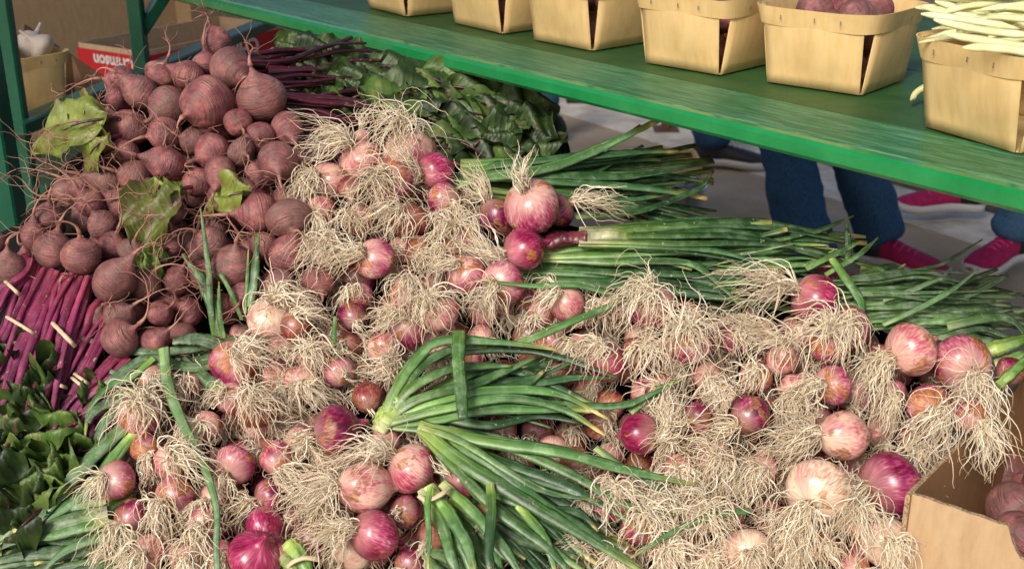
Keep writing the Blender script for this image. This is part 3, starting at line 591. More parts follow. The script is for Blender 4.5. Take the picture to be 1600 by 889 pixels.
for kind, key, b, i in ALLB:
    s = SPH[i]; vi += 1
    if kind == 'o':
        px, py, D, ty, ax, fl, Lr, ns, lift = b
        axis = cdir(*ax); var = {'W': 1}.get(ty, vi % 4); 
        if D < 48 and vi % 2: var = 2
        M = Matrix.Translation(Vector(s['c'])) @ basis(axis, random.uniform(0, 6.28)) @ Matrix.Diagonal((s['r'] * random.uniform(.96, 1.03), s['r'] * random.uniform(.96, 1.03), s['r'] * random.uniform(.92, 1.02), 1))
        o = obj('bulb', BULB[(ty, var)], ROOTS[key], M)
        pxm = s['d'] / F
        base = s['c'] + axis * s['r'] * .86
        # target flow lies in the bank and sags
        tg = nrm((fl[0] * RT - fl[1] * UP) + np.array([0, .05, -.22]))
        n1 = int(ns * 1.2)
        P = strands(base, axis, tg, Lr * .92 * pxm, n1, .34, i, seedr=s['r'] * .11, floorlift=-.06 if lift < 0 else -.035)
        nn = P.shape[1]; rd = ((.00036 + .00085 * rng.random((n1, 1)) ** 1.6) * np.linspace(1.15, .35, nn)[None])
        V, Q, t = tubes(P, rd, 3)
        # basal plate
        ba = basis(axis, 0); 
        obj('roots', mesh('roots', V, Q, M_ROOT, t), o)
    else:
        px, py, D, ax, Lr, lift = b
        axis = cdir(*ax); var = vi % 4
        if ax == (.7, .5, .5): var = 0
        M = Matrix.Translation(Vector(s['c'])) @ basis(axis, random.uniform(0, 6.28)) @ Matrix.Diagonal((s['r'], s['r'], s['r'] * random.uniform(.92, 1.04), 1))
        o = obj('beet', BEETM[var], ROOTS[key], M)
        zt = {0: 1.36, 1: 1.27, 2: 1.8, 3: 1.27}[var]
        taproot(s['c'] + axis * s['r'] * zt, axis, Lr * s['d'] / F * random.uniform(.7, 1.15), s['r'] * .11, o, i, hairs=random.randint(2, 6))

# ------------------------------------------------------------------ onion leaves, beet stems and blades
def drape(P, w, lo=-.045, pad=.003, push=True):
    if push:
        near = np.where(np.sqrt(((CC[None] - P[:, None])**2).sum(-1)).min(0) < RR + .02)[0]
        for i in near:
            v = P - CC[i]; dd = np.sqrt((v**2).sum(-1)); m = dd < RR[i] + pad
            if m.any(): P[m] = CC[i] + v[m] / dd[m, None] * (RR[i] + pad)
        for _ in range(2): P[1:-1] = P[1:-1] * .5 + (P[:-2] + P[2:]) * .25
    return P
def addattr(me, nm, val):
    a = me.attributes.new(nm, 'FLOAT', 'POINT'); a.data.foreach_set('value', np.asarray(val, dtype=np.float32))
def stalk(pts, w, material, parent, name='leaf', n=22, flat=.5, taper=(.75, 1, .8, .25), cut=False, push=True, t0=0.0, t1=1.0, roll=0.0, k=8):
    """pts: world points. w: full width in metres at its widest"""
    P = resample(pts, n)
    if name == 'leaf' and len(pts) == 4 and random.random() < .3:      # a creased leaf
        q = int(n * random.uniform(.5, .8)); dv = P[q] - P[q-1]; L_ = np.linalg.norm(P[-1] - P[q]) / (n - 1 - q)
        nd_ = nrm(nrm(dv) + RT * random.uniform(-.5, .3) + UP * random.uniform(-.5, .5) + BN * random.uniform(-.1, .15))
        for k_ in range(q + 1, n): P[k_] = P[q] + nd_ * L_ * (k_ - q)
    P = drape(P, w, push=push)
    u = np.linspace(0, 1, n)
    prof = np.interp(u, np.linspace(0, 1, len(taper)), taper)
    if cut: prof = np.maximum(prof, .55)
    if name == 'leaf': w = w * .86; flat = flat * .75
    rd = w / 2 * prof * (1 + .04 * np.sin(u * 17 + random.random() * 6) + rng.normal(0, .035, n))
    fl = flat * (1 + .25 * np.sin(u * 9 + random.random() * 6))
    n0 = BN * math.cos(roll) + RT * math.sin(roll)
    V, Q, t = tubes(P[None], rd[None], k, fl[None], np.array([n0]), (t0 + (t1 - t0) * u)[None], cap=(k == 8))
    V = V + rng.normal(0, w * .018, V.shape)
    me = mesh(name, V, Q, material, t); addattr(me, 's', np.tile(np.cos(np.arange(k) * 2 * np.pi / k) + .4 * np.sin(np.arange(k) * 2 * np.pi / k), n)); addattr(me, 'u', np.repeat(u, k))
    return obj(name, me, parent)
def fan(parent, s, e, n, sspread, espread, w, material, lift0, lift1, bow=0, lenj=.25, cut=.4, t0=0.0, flat=.5, name='leaf', key=None, lim=95, taper=(.8, 1, .85, .3), push=True, sag=0.0, wj=.25):
    s = np.array(s, float); e = np.array(e, float); dv = e - s; pr = np.array([-dv[1], dv[0]]) / np.linalg.norm(dv)
    for i in range(n):
        if key and not capped(key, name, lim): return
        q = (i + .5) / n * 2 - 1 + random.uniform(-.15, .15); q2 = q + random.uniform(-.25, .25)
        L = 1 + random.uniform(-lenj, lenj * .3); h = random.random()
        a = s + pr * sspread * q; b = s + dv * L + pr * espread * q2
        m1 = a + (b - a) * .33 + pr * (bow * .8 + random.uniform(-6, 6)); m2 = a + (b - a) * .68 + pr * (bow + random.uniform(-12, 12))
        l0 = lift0[0] + (lift0[1] - lift0[0]) * h; l1 = lift1[0] + (lift1[1] - lift1[0]) * h + random.uniform(-.006, .006)
        pts = [W(a[0], a[1], l0), W(m1[0], m1[1], l0 * .6 + l1 * .4 + .006), W(m2[0], m2[1], l0 * .3 + l1 * .7 + .002 - sag * .4), W(b[0], b[1], l1 - sag)]
        stalk(pts, w * (1 + random.uniform(-wj, wj)), material, parent, name, taper=taper, cut=random.random() < cut, flat=flat * random.uniform(.7, 1.3), t0=t0, roll=random.uniform(-.7, .7), push=push)
def lp(parent, pts, w, material, cut=False, t0=.15, t1=1.0, flat=.4, roll=0.0, taper=(.85, 1, .85, .25), name='leaf', push=False, n=22):
    return stalk([W(*p) for p in pts], w, material, parent, name, n=n, flat=flat, taper=taper, cut=cut, t0=t0, t1=t1, roll=roll, push=push)
cm = .01
# tops of the shiny bunch, streaming right
R = ROOTS['shiny']
fan(R, (905, 372), (1330, 402), 24, 12, 38, .015, M_LEAF, (.0, .035), (-.02, .03), bow=-14, key='shiny', lenj=.3)
fan(R, (800, 418), (1270, 455), 28, 14, 38, .016, M_LEAF, (-.035, -.01), (-.05, 0), bow=-8, key='shiny', lenj=.3, t0=.15)
fan(R, (840, 398), (1200, 400), 9, 8, 45, .015, M_LEAFM, (-.005, .005), (0, .03), bow=-16, key='shiny', lenj=.4, t0=.08)
lp(R, [(855, 380, .025), (890, 372, .03), (918, 372, .034)], .024, M_NECK, cut=True, flat=.8, taper=(1, .95, .95))
stalk([W(915, 370, .034), W(950, 368, .034), W(990, 372, .03)], .027, M_LEAFM, R, 'leaf', taper=(.85, 1, .9), cut=True, t0=0, t1=.14, flat=.8, push=False)
fan(R, (1120, 410), (1330, 395), 12, 30, 34, .010, M_LEAFM, (-.01, .01), (.0, .03), bow=0, key='shiny', lenj=.3, cut=.1, t0=.3, taper=(.15, 1, .85, .25))
lp(R, [(1325, 405, .03), (1325, 375, .05), (1323, 350, .06)], .010, M_LEAF, cut=True)
# tops of the peak bunch
R = ROOTS['peak']
fan(R, (720, 270), (1085, 258), 18, 16, 30, .017, M_LEAF, (-.05, .01), (-.08, -.01), bow=6, key='peak', lenj=.3, cut=.8, t0=.1)
fan(R, (740, 285), (1110, 330), 18, 18, 38, .015, M_LEAF, (-.05, .0), (-.09, -.02), bow=-6, key='peak', lenj=.35, cut=.8)
fan(R, (800, 290), (1060, 285), 10, 30, 55, .012, M_LEAF, (-.03, .0), (-.05, -.01), bow=6, key='peak', lenj=.35, cut=.8)
lp(R, [(700, 295, .0), (760, 278, .01), (860, 262, .015), (960, 222, .025), (1030, 188, .04)], .021, M_LEAFM, cut=True, t0=.1, t1=.99)
lp(R, [(690, 290, .0), (760, 262, .005), (860, 250, .01), (980, 240, .01), (1060, 236, .0)], .016, M_LEAF, cut=True, t0=.1)
lp(R, [(900, 340, .0), (1000, 330, .0), (1090, 296, .0), (1112, 270, .0)], .011, M_LEAF, cut=True)
# right hand tops
R = ROOTS['righttop']
fan(R, (1330, 490), (1580, 492), 36, 28, 32, .011, M_LEAFB, (-.02, .02), (-.03, .01), bow=-8, key='righttop', lenj=.3, cut=.6, t0=.3, taper=(.3, 1, .9, .5))
fan(R, (1300, 455), (1540, 452), 22, 22, 28, .009, M_LEAFB, (-.01, .03), (-.02, .02), bow=-4, key='righttop', lenj=.3, t0=.3, taper=(.2, 1, .85, .3))
fan(R, (1345, 440), (1440, 440), 10, 24, 26, .010, M_LEAFM, (-.02, .0), (-.04, -.02), key='righttop', lenj=.3, cut=.6)
lp(R, [(1380, 508, .03), (1440, 480, .04), (1490, 452, .05), (1530, 420, .06)], .009, M_LEAFB)
lp(R, [(1380, 470, .02), (1430, 452, .03), (1470, 436, .04), (1505, 440, .03)], .009, M_LEAFB)
lp(R, [(1300, 405, .04), (1325, 440, .045), (1345, 470, .04), (1380, 520, .03)], .015, M_LEAFM, t1=.8)
lp(R, [(1260, 420, .03), (1310, 395, .04), (1345, 378, .045)], .011, M_LEAFM)
lp(R, [(1290, 430, .03), (1340, 400, .04), (1372, 372, .045)], .009, M_LEAFM)
R = ROOTS['rightend']
fan(R, (1430, 510), (1600, 515), 18, 22, 28, .013, M_LEAFB, (-.02, .02), (-.03, .015), bow=-6, key='rightend', lenj=.3, cut=.6, t0=.3, taper=(.3, 1, .9, .5))
lp(R, [(1480, 510, .02), (1540, 497, .03), (1580, 500, .025), (1608, 528, .02)], .017, M_LEAFB, cut=True)
lp(R, [(1535, 550, .035), (1570, 540, .04), (1620, 522, .04)], .024, M_LEAFM, cut=True, t0=.02, t1=.3, flat=.7)
lp(R, [(1560, 602, .035), (1590, 575, .04), (1625, 545, .04)], .015, M_LEAFM, cut=True, t0=.08, t1=.4, flat=.7)
lp(R, [(1555, 570, .02), (1590, 560, .03), (1630, 545, .03)], .022, M_LEAFM, cut=True, t0=.05, t1=.4, flat=.7)
# the big central fan
R = ROOTS['loosepair']
nk = (598, 662)
for pts, w, mt, kw in [
  ([nk + (.045,), (620, 606, .06), (652, 560, .065), (690, 533, .07), (780, 535, .07), (870, 546, .065)], .017, M_LEAFM, {}),
  ([nk + (.043,), (640, 610, .06), (700, 578, .065), (760, 572, .06), (800, 572, .06)], .015, M_LEAFM, {}),
  ([nk + (.04,), (650, 625, .06), (740, 600, .06), (800, 575, .055), (835, 560, .05)], .015, M_LEAFM, {}),
  ([nk + (.042,), (670, 630, .055), (770, 610, .055), (870, 615, .05), (950, 655, .045)], .016, M_LEAFM, {}),
  ([nk + (.045,), (690, 640, .06), (790, 622, .06), (880, 640, .055), (945, 680, .05)], .015, M_LEAFM, {}),
  ([nk + (.04,), (680, 655, .05), (760, 640, .05), (850, 640, .05), (935, 640, .045)], .017, M_LEAFM, {'cut': True}),
  ([nk + (.035,), (640, 590, .05), (690, 555, .055), (800, 545, .05), (880, 560, .05), (965, 590, .05)], .016, M_LEAF, {}),
  ([nk + (.03,), (690, 610, .045), (800, 605, .045), (900, 590, .045), (960, 592, .04)], .014, M_LEAF, {}),
  ([nk + (.03,), (700, 640, .045), (830, 630, .04), (960, 635, .05), (1020, 615, .055), (1070, 590, .06)], .013, M_LEAFM, {}),
  ([nk + (.03,), (700, 600, .04), (780, 575, .04), (860, 600, .04), (940, 640, .035)], .015, M_LEAF, {'cut': True}),
  ([(790, 545, .05), (840, 525, .055), (900, 500, .06), (960, 475, .06), (1012, 450, .06)], .013, M_LEAFM, {}),
  ([nk + (.03,), (640, 640, .05), (720, 620, .05), (820, 600, .05), (850, 580, .05)], .017, M_LEAF, {}),
  ([nk + (.035,), (625, 625, .055), (650, 580, .06), (700, 548, .06), (760, 540, .055)], .018, M_LEAFM, {'cut': True}),
  ([nk + (.03,), (650, 645, .045), (760, 665, .045), (840, 650, .04), (910, 662, .04)], .015, M_LEAF, {})]:
    lp(R, pts, w, mt, t0=.03, **kw)
fan(R, nk, (900, 615), 26, 6, 60, .013, M_LEAF, (.02, .04), (.01, .045), bow=-16, key='loosepair', lenj=.4, cut=.3, t0=.04)
stalk([W(592, 675, .04), W(602, 655, .045), W(622, 622, .05)], .03, M_LEAFM, R, taper=(.75, 1, .9), cut=True, t0=0, t1=.12, flat=.75, push=False)
R = ROOTS['centre']
for pts, w, mt, kw in [
  ([(655, 665, .055), (760, 690, .06), (870, 705, .065), (980, 735, .06), (1085, 757, .055)], .019, M_LEAFM, {}),
  ([(660, 668, .06), (720, 690, .065), (800, 740, .065), (860, 770, .06), (938, 782, .06)], .011, M_LEAFM, {}),
  ([(700, 672, .05), (800, 700, .055), (900, 745, .055), (980, 790, .05), (1062, 806, .05)], .015, M_LEAFM, {}),
  ([(660, 670, .055), (720, 720, .065), (800, 770, .065), (900, 830, .06), (1015, 900, .05)], .021, M_LEAFM, {'flat': .55}),
  ([(690, 690, .05), (760, 720, .06), (850, 790, .06), (930, 840, .055), (1010, 895, .05)], .019, M_LEAF, {'flat': .55}),
  ([(700, 720, .045), (770, 790, .055), (850, 850, .05), (930, 905, .045)], .018, M_LEAFM, {}),
  ([(655, 672, .05), (700, 720, .06), (780, 800, .06), (860, 860, .055), (905, 920, .05)], .015, M_LEAFM, {}),
  ([(810, 790, .05), (850, 840, .055), (870, 900, .05)], .014, M_LEAFM, {}),
  ([(700, 740, .04), (820, 790, .045), (900, 800, .045), (935, 830, .04)], .013, M_LEAF, {}),
  ([(670, 760, .055), (700, 800, .06), (730, 850, .06), (760, 905, .055)], .018, M_LEAFM, {'t0': .0}),
  ([(660, 765, .05), (690, 820, .055), (705, 870, .055), (720, 910, .05)], .017, M_LEAFM, {'t0': .0}),
  ([(690, 755, .05), (740, 800, .055), (790, 860, .055), (820, 910, .05)], .016, M_LEAFM, {'t0': .03}),
  ([(672, 758, .07), (668, 790, .072), (670, 840, .07), (668, 895, .07)], .008, M_LEAFM, {}),
  ([(766, 755, .075), (768, 800, .075), (764, 860, .072), (768, 900, .07)], .014, M_LEAF, {'taper': (.8, 1, .9, .7)}),
  ([(930, 700, .04), (980, 735, .045), (1030, 760, .045), (1075, 790, .04)], .012, M_LEAFB, {})]:
    k = dict(t0=.06); k.update(kw); lp(R, pts, w, mt, **k)
fan(R, (680, 700), (960, 905), 28, 14, 95, .016, M_LEAF, (.0, .035), (.0, .04), bow=-8, key='centre', lenj=.2, cut=.3, t0=.1)
fan(R, (690, 790), (800, 920), 12, 20, 70, .017, M_LEAFM, (.0, .04), (.01, .045), key='centre', lenj=.15, cut=.3, t0=.02)
fan(R, (660, 860), (760, 930), 6, 20, 30, .018, M_LEAFB, (.01, .035), (.0, .03), key='centre', lenj=.15, cut=.3, t0=.1)
bandb = [W(655, 775, .062), W(668, 782, .068), (W(690, 772, .07)), W(702, 762, .062)]
stalk(bandb, .006, M_BAND, R, 'rubber_band', flat=.6, taper=(1, 1, 1), push=False)
# lower-left bunch: pale necks to the left, leaves running down-left
R = ROOTS['lowleft']
for pts, w, mt, kw in [
  ([(215, 650, .03), (180, 680, .035), (130, 730, .035), (80, 790, .03), (30, 850, .02)], .022, M_LEAFB, {'t0': .0}),
  ([(218, 665, .03), (190, 700, .03), (150, 750, .03), (90, 800, .025), (20, 830, .02)], .020, M_LEAFM, {'t0': .0}),
  ([(205, 640, .03), (170, 650, .03), (150, 690, .025), (120, 740, .02)], .015, M_LEAFB, {}),
  ([(165, 788, .02), (120, 790, .025), (60, 800, .02), (0, 845, .015)], .018, M_LEAFB, {'t0': .02}),
  ([(168, 800, .025), (120, 810, .028), (60, 830, .022), (-10, 860, .015)], .022, M_LEAFB, {'t0': .0}),
  ([(170, 815, .025), (130, 825, .028), (80, 838, .025), (40, 845, .02)], .015, M_LEAFM, {'t0': .0}),
  ([(240, 560, .04), (205, 590, .04), (170, 605, .04), (140, 640, .035), (132, 690, .03)], .011, M_LEAFM, {}),
  ([(235, 612, .035), (200, 612, .04), (170, 628, .035), (145, 650, .03)], .014, M_LEAFB, {'cut': True}),
  ([(225, 640, .035), (180, 628, .04), (150, 642, .04), (136, 660, .04)], .016, M_LEAFB, {'cut': True}),
  ([(210, 842, .03), (160, 840, .035), (100, 862, .03), (60, 900, .02)], .013, M_LEAFB, {}),
  ([(235, 600, .03), (200, 590, .03), (172, 580, .03)], .013, M_LEAFB, {'cut': True})]:
    k = dict(t0=.1); k.update(kw); lp(R, pts, w, mt, **k)
fan(R, (190, 740), (-20, 850), 30, 34, 90, .016, M_LEAFM, (-.03, .015), (-.03, .01), bow=-10, key='lowleft', lenj=.3, cut=.4, t0=.2, taper=(.3, 1, .85, .3))
fan(R, (190, 850), (-10, 880), 26, 34, 60, .016, M_LEAFB, (-.02, .02), (-.02, .015), bow=-6, key='lowleft', lenj=.3, cut=.4, t0=.2, taper=(.3, 1, .85, .3))
fan(R, (240, 870), (60, 920), 8, 25, 30, .018, M_LEAF, (-.03, .01), (-.02, .015), bow=-6, key='lowleft', lenj=.3, cut=.4, t0=.2)
# leaves that rise between the beets and the cream onion
R = ROOTS['white']
for pts, w, mt, kw in [
  ([(345, 525, .0), (332, 480, .02), (312, 430, .035), (297, 390, .05)], .017, M_LEAFM, {'t0': .25}),
  ([(335, 525, .0), (328, 470, .03), (327, 400, .055), (326, 330, .075)], .010, M_LEAFM, {'t0': .25}),
  ([(390, 480, .02), (398, 430, .04), (402, 365, .06)], .014, M_LEAFM, {'t0': .25, 'cut': True}),
  ([(383, 490, .01), (386, 440, .03), (388, 390, .045)], .006, M_LEAFM, {'t0': .25}),
  ([(378, 500, .0), (362, 460, .03), (345, 430, .045), (340, 428, .05)], .007, M_LEAFM, {'t0': .25}),
  ([(350, 530, .0), (343, 490, .02), (342, 440, .035)], .008, M_LEAFM, {'t0': .25}),
  ([(370, 530, .01), (300, 545, .02), (220, 550, .025), (150, 535, .02), (80, 510, .03)], .014, M_LEAFB, {'t0': .25}),
  ([(360, 560, .01), (300, 575, .025), (230, 562, .03), (180, 590, .03), (165, 600, .03)], .020, M_LEAFB, {'t0': .2, 'cut': True}),
  ([(360, 545, .02), (310, 530, .035), (270, 535, .035)], .022, M_LEAFB, {'t0': .25, 'cut': True}),
  ([(365, 590, .0), (320, 600, .01), (270, 600, .01)], .024, M_LEAF, {'t0': .3, 'cut': True}),
  ([(350, 610, .01), (320, 590, .02), (285, 560, .02)], .02, M_LEAFB, {'t0': .1, 'cut': True})]:
    k = dict(); k.update(kw); lp(R, pts, w, mt, **k)
fan(R, (370, 575), (265, 575), 8, 22, 26, .018, M_LEAFB, (-.03, .0), (-.02, .005), key='white', lenj=.3, cut=.6, t0=.1)
# magenta bunch neck and band
R = ROOTS['bottom']
lp(R, [(450, 850, .045), (468, 870, .05), (490, 915, .045)], .024, M_LEAFM, cut=True, t0=.05, t1=.25, flat=.8)
lp(R, [(440, 865, .045), (455, 885, .05), (470, 915, .045)], .018, M_LEAFM, cut=True, t0=.05, t1=.25, flat=.8)
lp(R, [(425, 835, .04), (436, 852, .045), (448, 872, .045)], .018, M_NECK, cut=True, flat=.9, taper=(1, .9, .8))
stalk([W(446, 892, .045), W(455, 880, .060), W(474, 872, .064), W(496, 874, .058), W(502, 880, .045)], .005, M_BAND, R, 'rubber_band', flat=.6, taper=(1, 1, 1), push=False)
# leaves inside the right hand bunches
R = ROOTS['deep']
lp(R, [(985, 645, .04), (1030, 610, .05), (1070, 590, .055)], .012, M_LEAFM)
# loose leaves lying on the heap
def loose(pts, w, mt, label, **kw):
    c = W(*pts[0]); r = empty('onion_leaf', c, label, 'onion leaf', 'loose onion leaves on the heap')
    k = dict(t0=.2); k.update(kw); lp(r, pts, w, mt, **k)
loose([(256, 545, .05), (262, 600, .055), (285, 660, .055), (315, 720, .055), (338, 790, .055), (338, 850, .055), (340, 905, .05)], .013, M_LEAFB, 'long pale green leaf trailing down over the bunches at the lower left', taper=(1.3, 1.1, .8, .6, .6), t1=.8)
loose([(718, 518, .09), (716, 560, .095), (720, 610, .09), (724, 655, .085)], .018, M_LEAFM, 'short chopped flat leaf lying upright across the big central green tops', cut=True, t0=.3, t1=.85, taper=(1, 1, 1, .7), flat=.3)
loose([(745, 438, .06), (830, 447, .06), (900, 446, .06), (960, 462, .055), (1040, 490, .045)], .009, M_LEAFM, 'thin light green leaf lying level below the dark green tops', taper=(.5, 1, 1, .7))
loose([(985, 872, .05), (1020, 850, .055), (1070, 822, .055), (1120, 804, .055), (1172, 798, .055)], .010, M_LEAFM, 'slim curved leaf with a yellow tip on the roots near the bottom', t0=1.0, t1=.5, taper=(.25, .7, 1, .9))
loose([(524, 495, .045), (522, 530, .045), (527, 562, .04), (545, 590, .035)], .007, M_LEAFM, 'small upright leaf scrap between the cream onion and the tangled roots', t0=.3, t1=.8)

# beet stems
def stems(key, s, e, n, sp0, sp1, w, mt, l0, l1, **kw):
    fan(ROOTS[key], s, e, n, sp0, sp1, w, mt, l0, l1, key=key, name='stem', flat=.7, taper=(.9, 1, .9, .8), cut=1, **kw)
def bband(key, a, b, lift, w=.0045):
    m = ((a[0] + b[0]) / 2, (a[1] + b[1]) / 2)
    stalk([W(a[0], a[1], lift - .012), W(a[0] * .8 + b[0] * .2, a[1] * .8 + b[1] * .2, lift), W(m[0], m[1], lift + .004), W(a[0] * .2 + b[0] * .8, a[1] * .2 + b[1] * .8, lift), W(b[0], b[1], lift - .012)], w, M_BAND, ROOTS[key], 'rubber_band', flat=.5, taper=(1, 1, 1), push=False)
stems('edge', (48, 405), (-30, 560), 11, 16, 42, .010, M_STEM, (.0, .03), (.0, .035), bow=4, lenj=.1); bband('edge', (8, 440), (32, 462), .045)
stems('stems', (88, 425), (5, 650), 11, 22, 40, .0095, M_STEM, (.0, .03), (.0, .03), bow=6, lenj=.1); bband('stems', (10, 495), (58, 524), .042)
stems('stems', (128, 430), (55, 655), 14, 18, 38, .010, M_STEM, (.01, .04), (.0, .035), bow=4, lenj=.1); bband('stems', (82, 505), (118, 542), .052, .0052)
stems('banded', (172, 480), (75, 660), 13, 18, 34, .0095, M_STEM, (-.01, .025), (-.01, .025), bow=4, lenj=.1)
stems('banded', (200, 560), (95, 680), 12, 22, 30, .011, M_STEM, (-.01, .03), (-.01, .03), bow=4, lenj=.1); bband('banded', (112, 590), (134, 608), .04, .004); bband('banded', (116, 584), (140, 601), .041, .004); bband('banded', (82, 598), (104, 606), .03, .005)
stems('banded', (235, 600), (110, 705), 9, 18, 22, .012, M_STEM, (-.02, .015), (-.02, .015), bow=4, lenj=.1); bband('banded', (166, 625), (180, 645), .032, .004); bband('banded', (172, 622), (187, 641), .032, .004)
stems('banded', (230, 615), (40, 690), 5, 8, 14, .008, M_STEM, (.0, .015), (.0, .02), bow=4, lenj=.1)
stems('left', (90, 530), (-20, 610), 5, 20, 20, .008, M_STEM, (.01, .02), (.01, .02), bow=4, lenj=.1)
# dark stems behind, running right
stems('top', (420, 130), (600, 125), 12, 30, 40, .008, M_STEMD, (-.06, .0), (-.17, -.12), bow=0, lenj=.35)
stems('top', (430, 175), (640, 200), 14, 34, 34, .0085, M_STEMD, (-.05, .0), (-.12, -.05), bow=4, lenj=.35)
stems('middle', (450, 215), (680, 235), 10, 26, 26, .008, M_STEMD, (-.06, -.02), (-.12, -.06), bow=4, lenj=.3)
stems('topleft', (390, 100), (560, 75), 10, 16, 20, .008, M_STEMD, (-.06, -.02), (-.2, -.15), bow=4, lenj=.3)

def blade(parent, p, L, wd, ang, tilt, curl, material, ruf=.5, lift=.0, name='leaf', stem=True, face=None):
    """beet leaf lying on the heap: px, py of its base; ang = direction in the picture (deg, 0 right, 90 down)"""
    o = W(p[0], p[1], lift)
    a = R_(ang); X = math.cos(a) * RT - math.sin(a) * nrm(np.cross(RT, BN)) * -1
    Bk = nrm(np.cross(BN, RT))                    # up the bank
    X = math.cos(a) * RT - math.sin(a) * Bk; Nn = BN
    if face is not None: Nn = nrm(BN + face)
    Y = nrm(np.cross(Nn, X)); Z = nrm(np.cross(X, Y))
    nu, nv = 22, 15; V = []; t = []
    ph = rng.uniform(0, 6.28, 8); bend = curl
    for i in range(nu):
        u = i / (nu - 1); hw = wd / 2 * (math.sin(math.pi * min(1, u * .96 + .04)) ** .62) * (1 - .25 * u)
        if u < .12: hw *= (u / .12) ** .6 * .9 + .1
        th = bend * u; xx = L * (math.sin(th) / bend if abs(bend) > .01 else u); zz = -L * ((1 - math.cos(th)) / bend if abs(bend) > .01 else 0)
        for j in range(nv):
            v = j / (nv - 1) * 2 - 1
            edge = abs(v) ** 2
            yy = hw * v * (1 + .05 * math.sin(u * 12 + ph[0]) * edge + .02 * math.sin(u * 31 + ph[5]) * edge)
            z = zz + abs(v) * hw * tilt + ruf * .0075 * edge * math.sin(u * 13 + ph[1] + 1.5 * v) + ruf * .007 * math.sin(u * 9 + ph[2] + v * 5) + .0035 * abs(math.sin((u * 7 - abs(v) * 2.2) * math.pi)) * (1 if abs(v) > .05 else 0) + ruf * .0022 * edge * math.sin(u * 33 + ph[4])
            x = xx + ruf * .004 * edge * math.sin(u * 11 + ph[3])
            V.append(o + X * x + Y * yy + Z * z)
            rib = min(abs(v) * 3.2, abs(math.sin((u * 7 - abs(v) * 2.2) * math.pi)) * 1.1 + .06 + .25 * edge); t.append(min(1, rib))
    Q = np.array([[i*nv+j, i*nv+j+1, (i+1)*nv+j+1, (i+1)*nv+j] for i in range(nu-1) for j in range(nv-1)])
    V = np.array(V)
    ob = obj(name, mesh(name, V, Q, material, t), parent)
    if stem:
        P = resample([o - X * .012 - Z * .006, o - X * .004 - Z * .001, o + X * L * .3 + Z * .001, o + X * L * .5 - Z * (.002 + L * .25 * bend * .25)], 10)
        Vv, Qq, tt = tubes(P[None], np.linspace(.003, .0009, 10)[None], 6)
        obj('leaf_stalk', mesh('leaf_stalk', Vv, Qq, M_STEMD, tt), ob)
    return ob
# leaves behind (top middle)
for (x, y, L, wd, ang, cu, mt, lf, ty) in [
  (600, 165, .115, .10, -32, .6, M_BL, -.06, 'top'), (575, 180, .10, .09, -50, .7, M_BLM, -.055, 'top'), (650, 110, .10, .085, 25, .9, M_BLM, -.075, 'top'), (700, 135, .10, .08, 12, .8, M_BLM, -.08, 'top'),
  (480, 85, .08, .06, -10, .6, M_BL, -.12, 'topleft'), (520, 70, .09, .07, 10, .8, M_BLM, -.14, 'topleft'), (450, 105, .08, .05, 0, .7, M_BL, -.09, 'topleft'), (590, 80, .09, .06, 5, .6, M_BL, -.12, 'topleft'),
  (560, 105, .09, .06, 0, .6, M_BL, -.11, 'top'), (500, 130, .09, .045, 3, .6, M_BLM, -.085, 'top'), (520, 165, .10, .05, 0, .5, M_BL, -.08, 'top'), (690, 175, .13, .10, 5, .8, M_BLM, -.08, 'middle'), (670, 190, .11, .08, 20, .8, M_BL, -.08, 'middle'),
  (740, 160, .10, .08, 20, .9, M_BL, -.09, 'middle'), (650, 225, .11, .07, 10, .7, M_BLM, -.075, 'middle'), (700, 215, .10, .08, 30, .8, M_BL, -.08, 'middle'), (760, 215, .10, .09, 20, .9, M_BLM, -.09, 'middle'), (590, 205, .12, .05, 4, .5, M_BL, -.07, 'middle'),
  (470, 215, .09, .05, 5, .6, M_BL, -.07, 'middle'), (800, 190, .10, .09, 35, 1.0, M_BL, -.11, 'middle'), (540, 240, .10, .05, 0, .5, M_BL, -.075, 'middle'), (770, 250, .09, .07, 10, .9, M_BL, -.10, 'middle'), (740, 125, .08, .08, 10, .9, M_BL, -.1, 'top'),
  (620, 60, .07, .07, 15, .8, M_BL, -.15, 'topleft'), (430, 75, .06, .05, -15, .6, M_BLM, -.13, 'topleft'), (640, 145, .09, .09, -60, .8, M_BL, -.07, 'top'), (480, 160, .07, .035, 8, .5, M_BLM, -.06, 'top'), (690, 100, .08, .08, -15, .9, M_BL, -.1, 'top'),
  (560, 150, .08, .06, -20, .5, M_BL, -.075, 'top'), (500, 60, .08, .08, 25, .9, M_BL, -.16, 'topleft')]:
    blade(ROOTS[ty], (x, max(y, 85 + (x - 500) * .2)), L * 1.2, wd * 1.15, ang, random.uniform(.05, .3), cu, mt, random.uniform(.7, 1.3), lf - .03)
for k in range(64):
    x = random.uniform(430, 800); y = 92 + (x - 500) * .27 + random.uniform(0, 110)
    blade(ROOTS[random.choice(['top', 'middle'])], (x, y), random.uniform(.07, .11), random.uniform(.05, .09), random.uniform(-30, 40), random.uniform(0, .4), random.uniform(.1, .6), M_BL, 1.2, random.uniform(-.18, -.10))
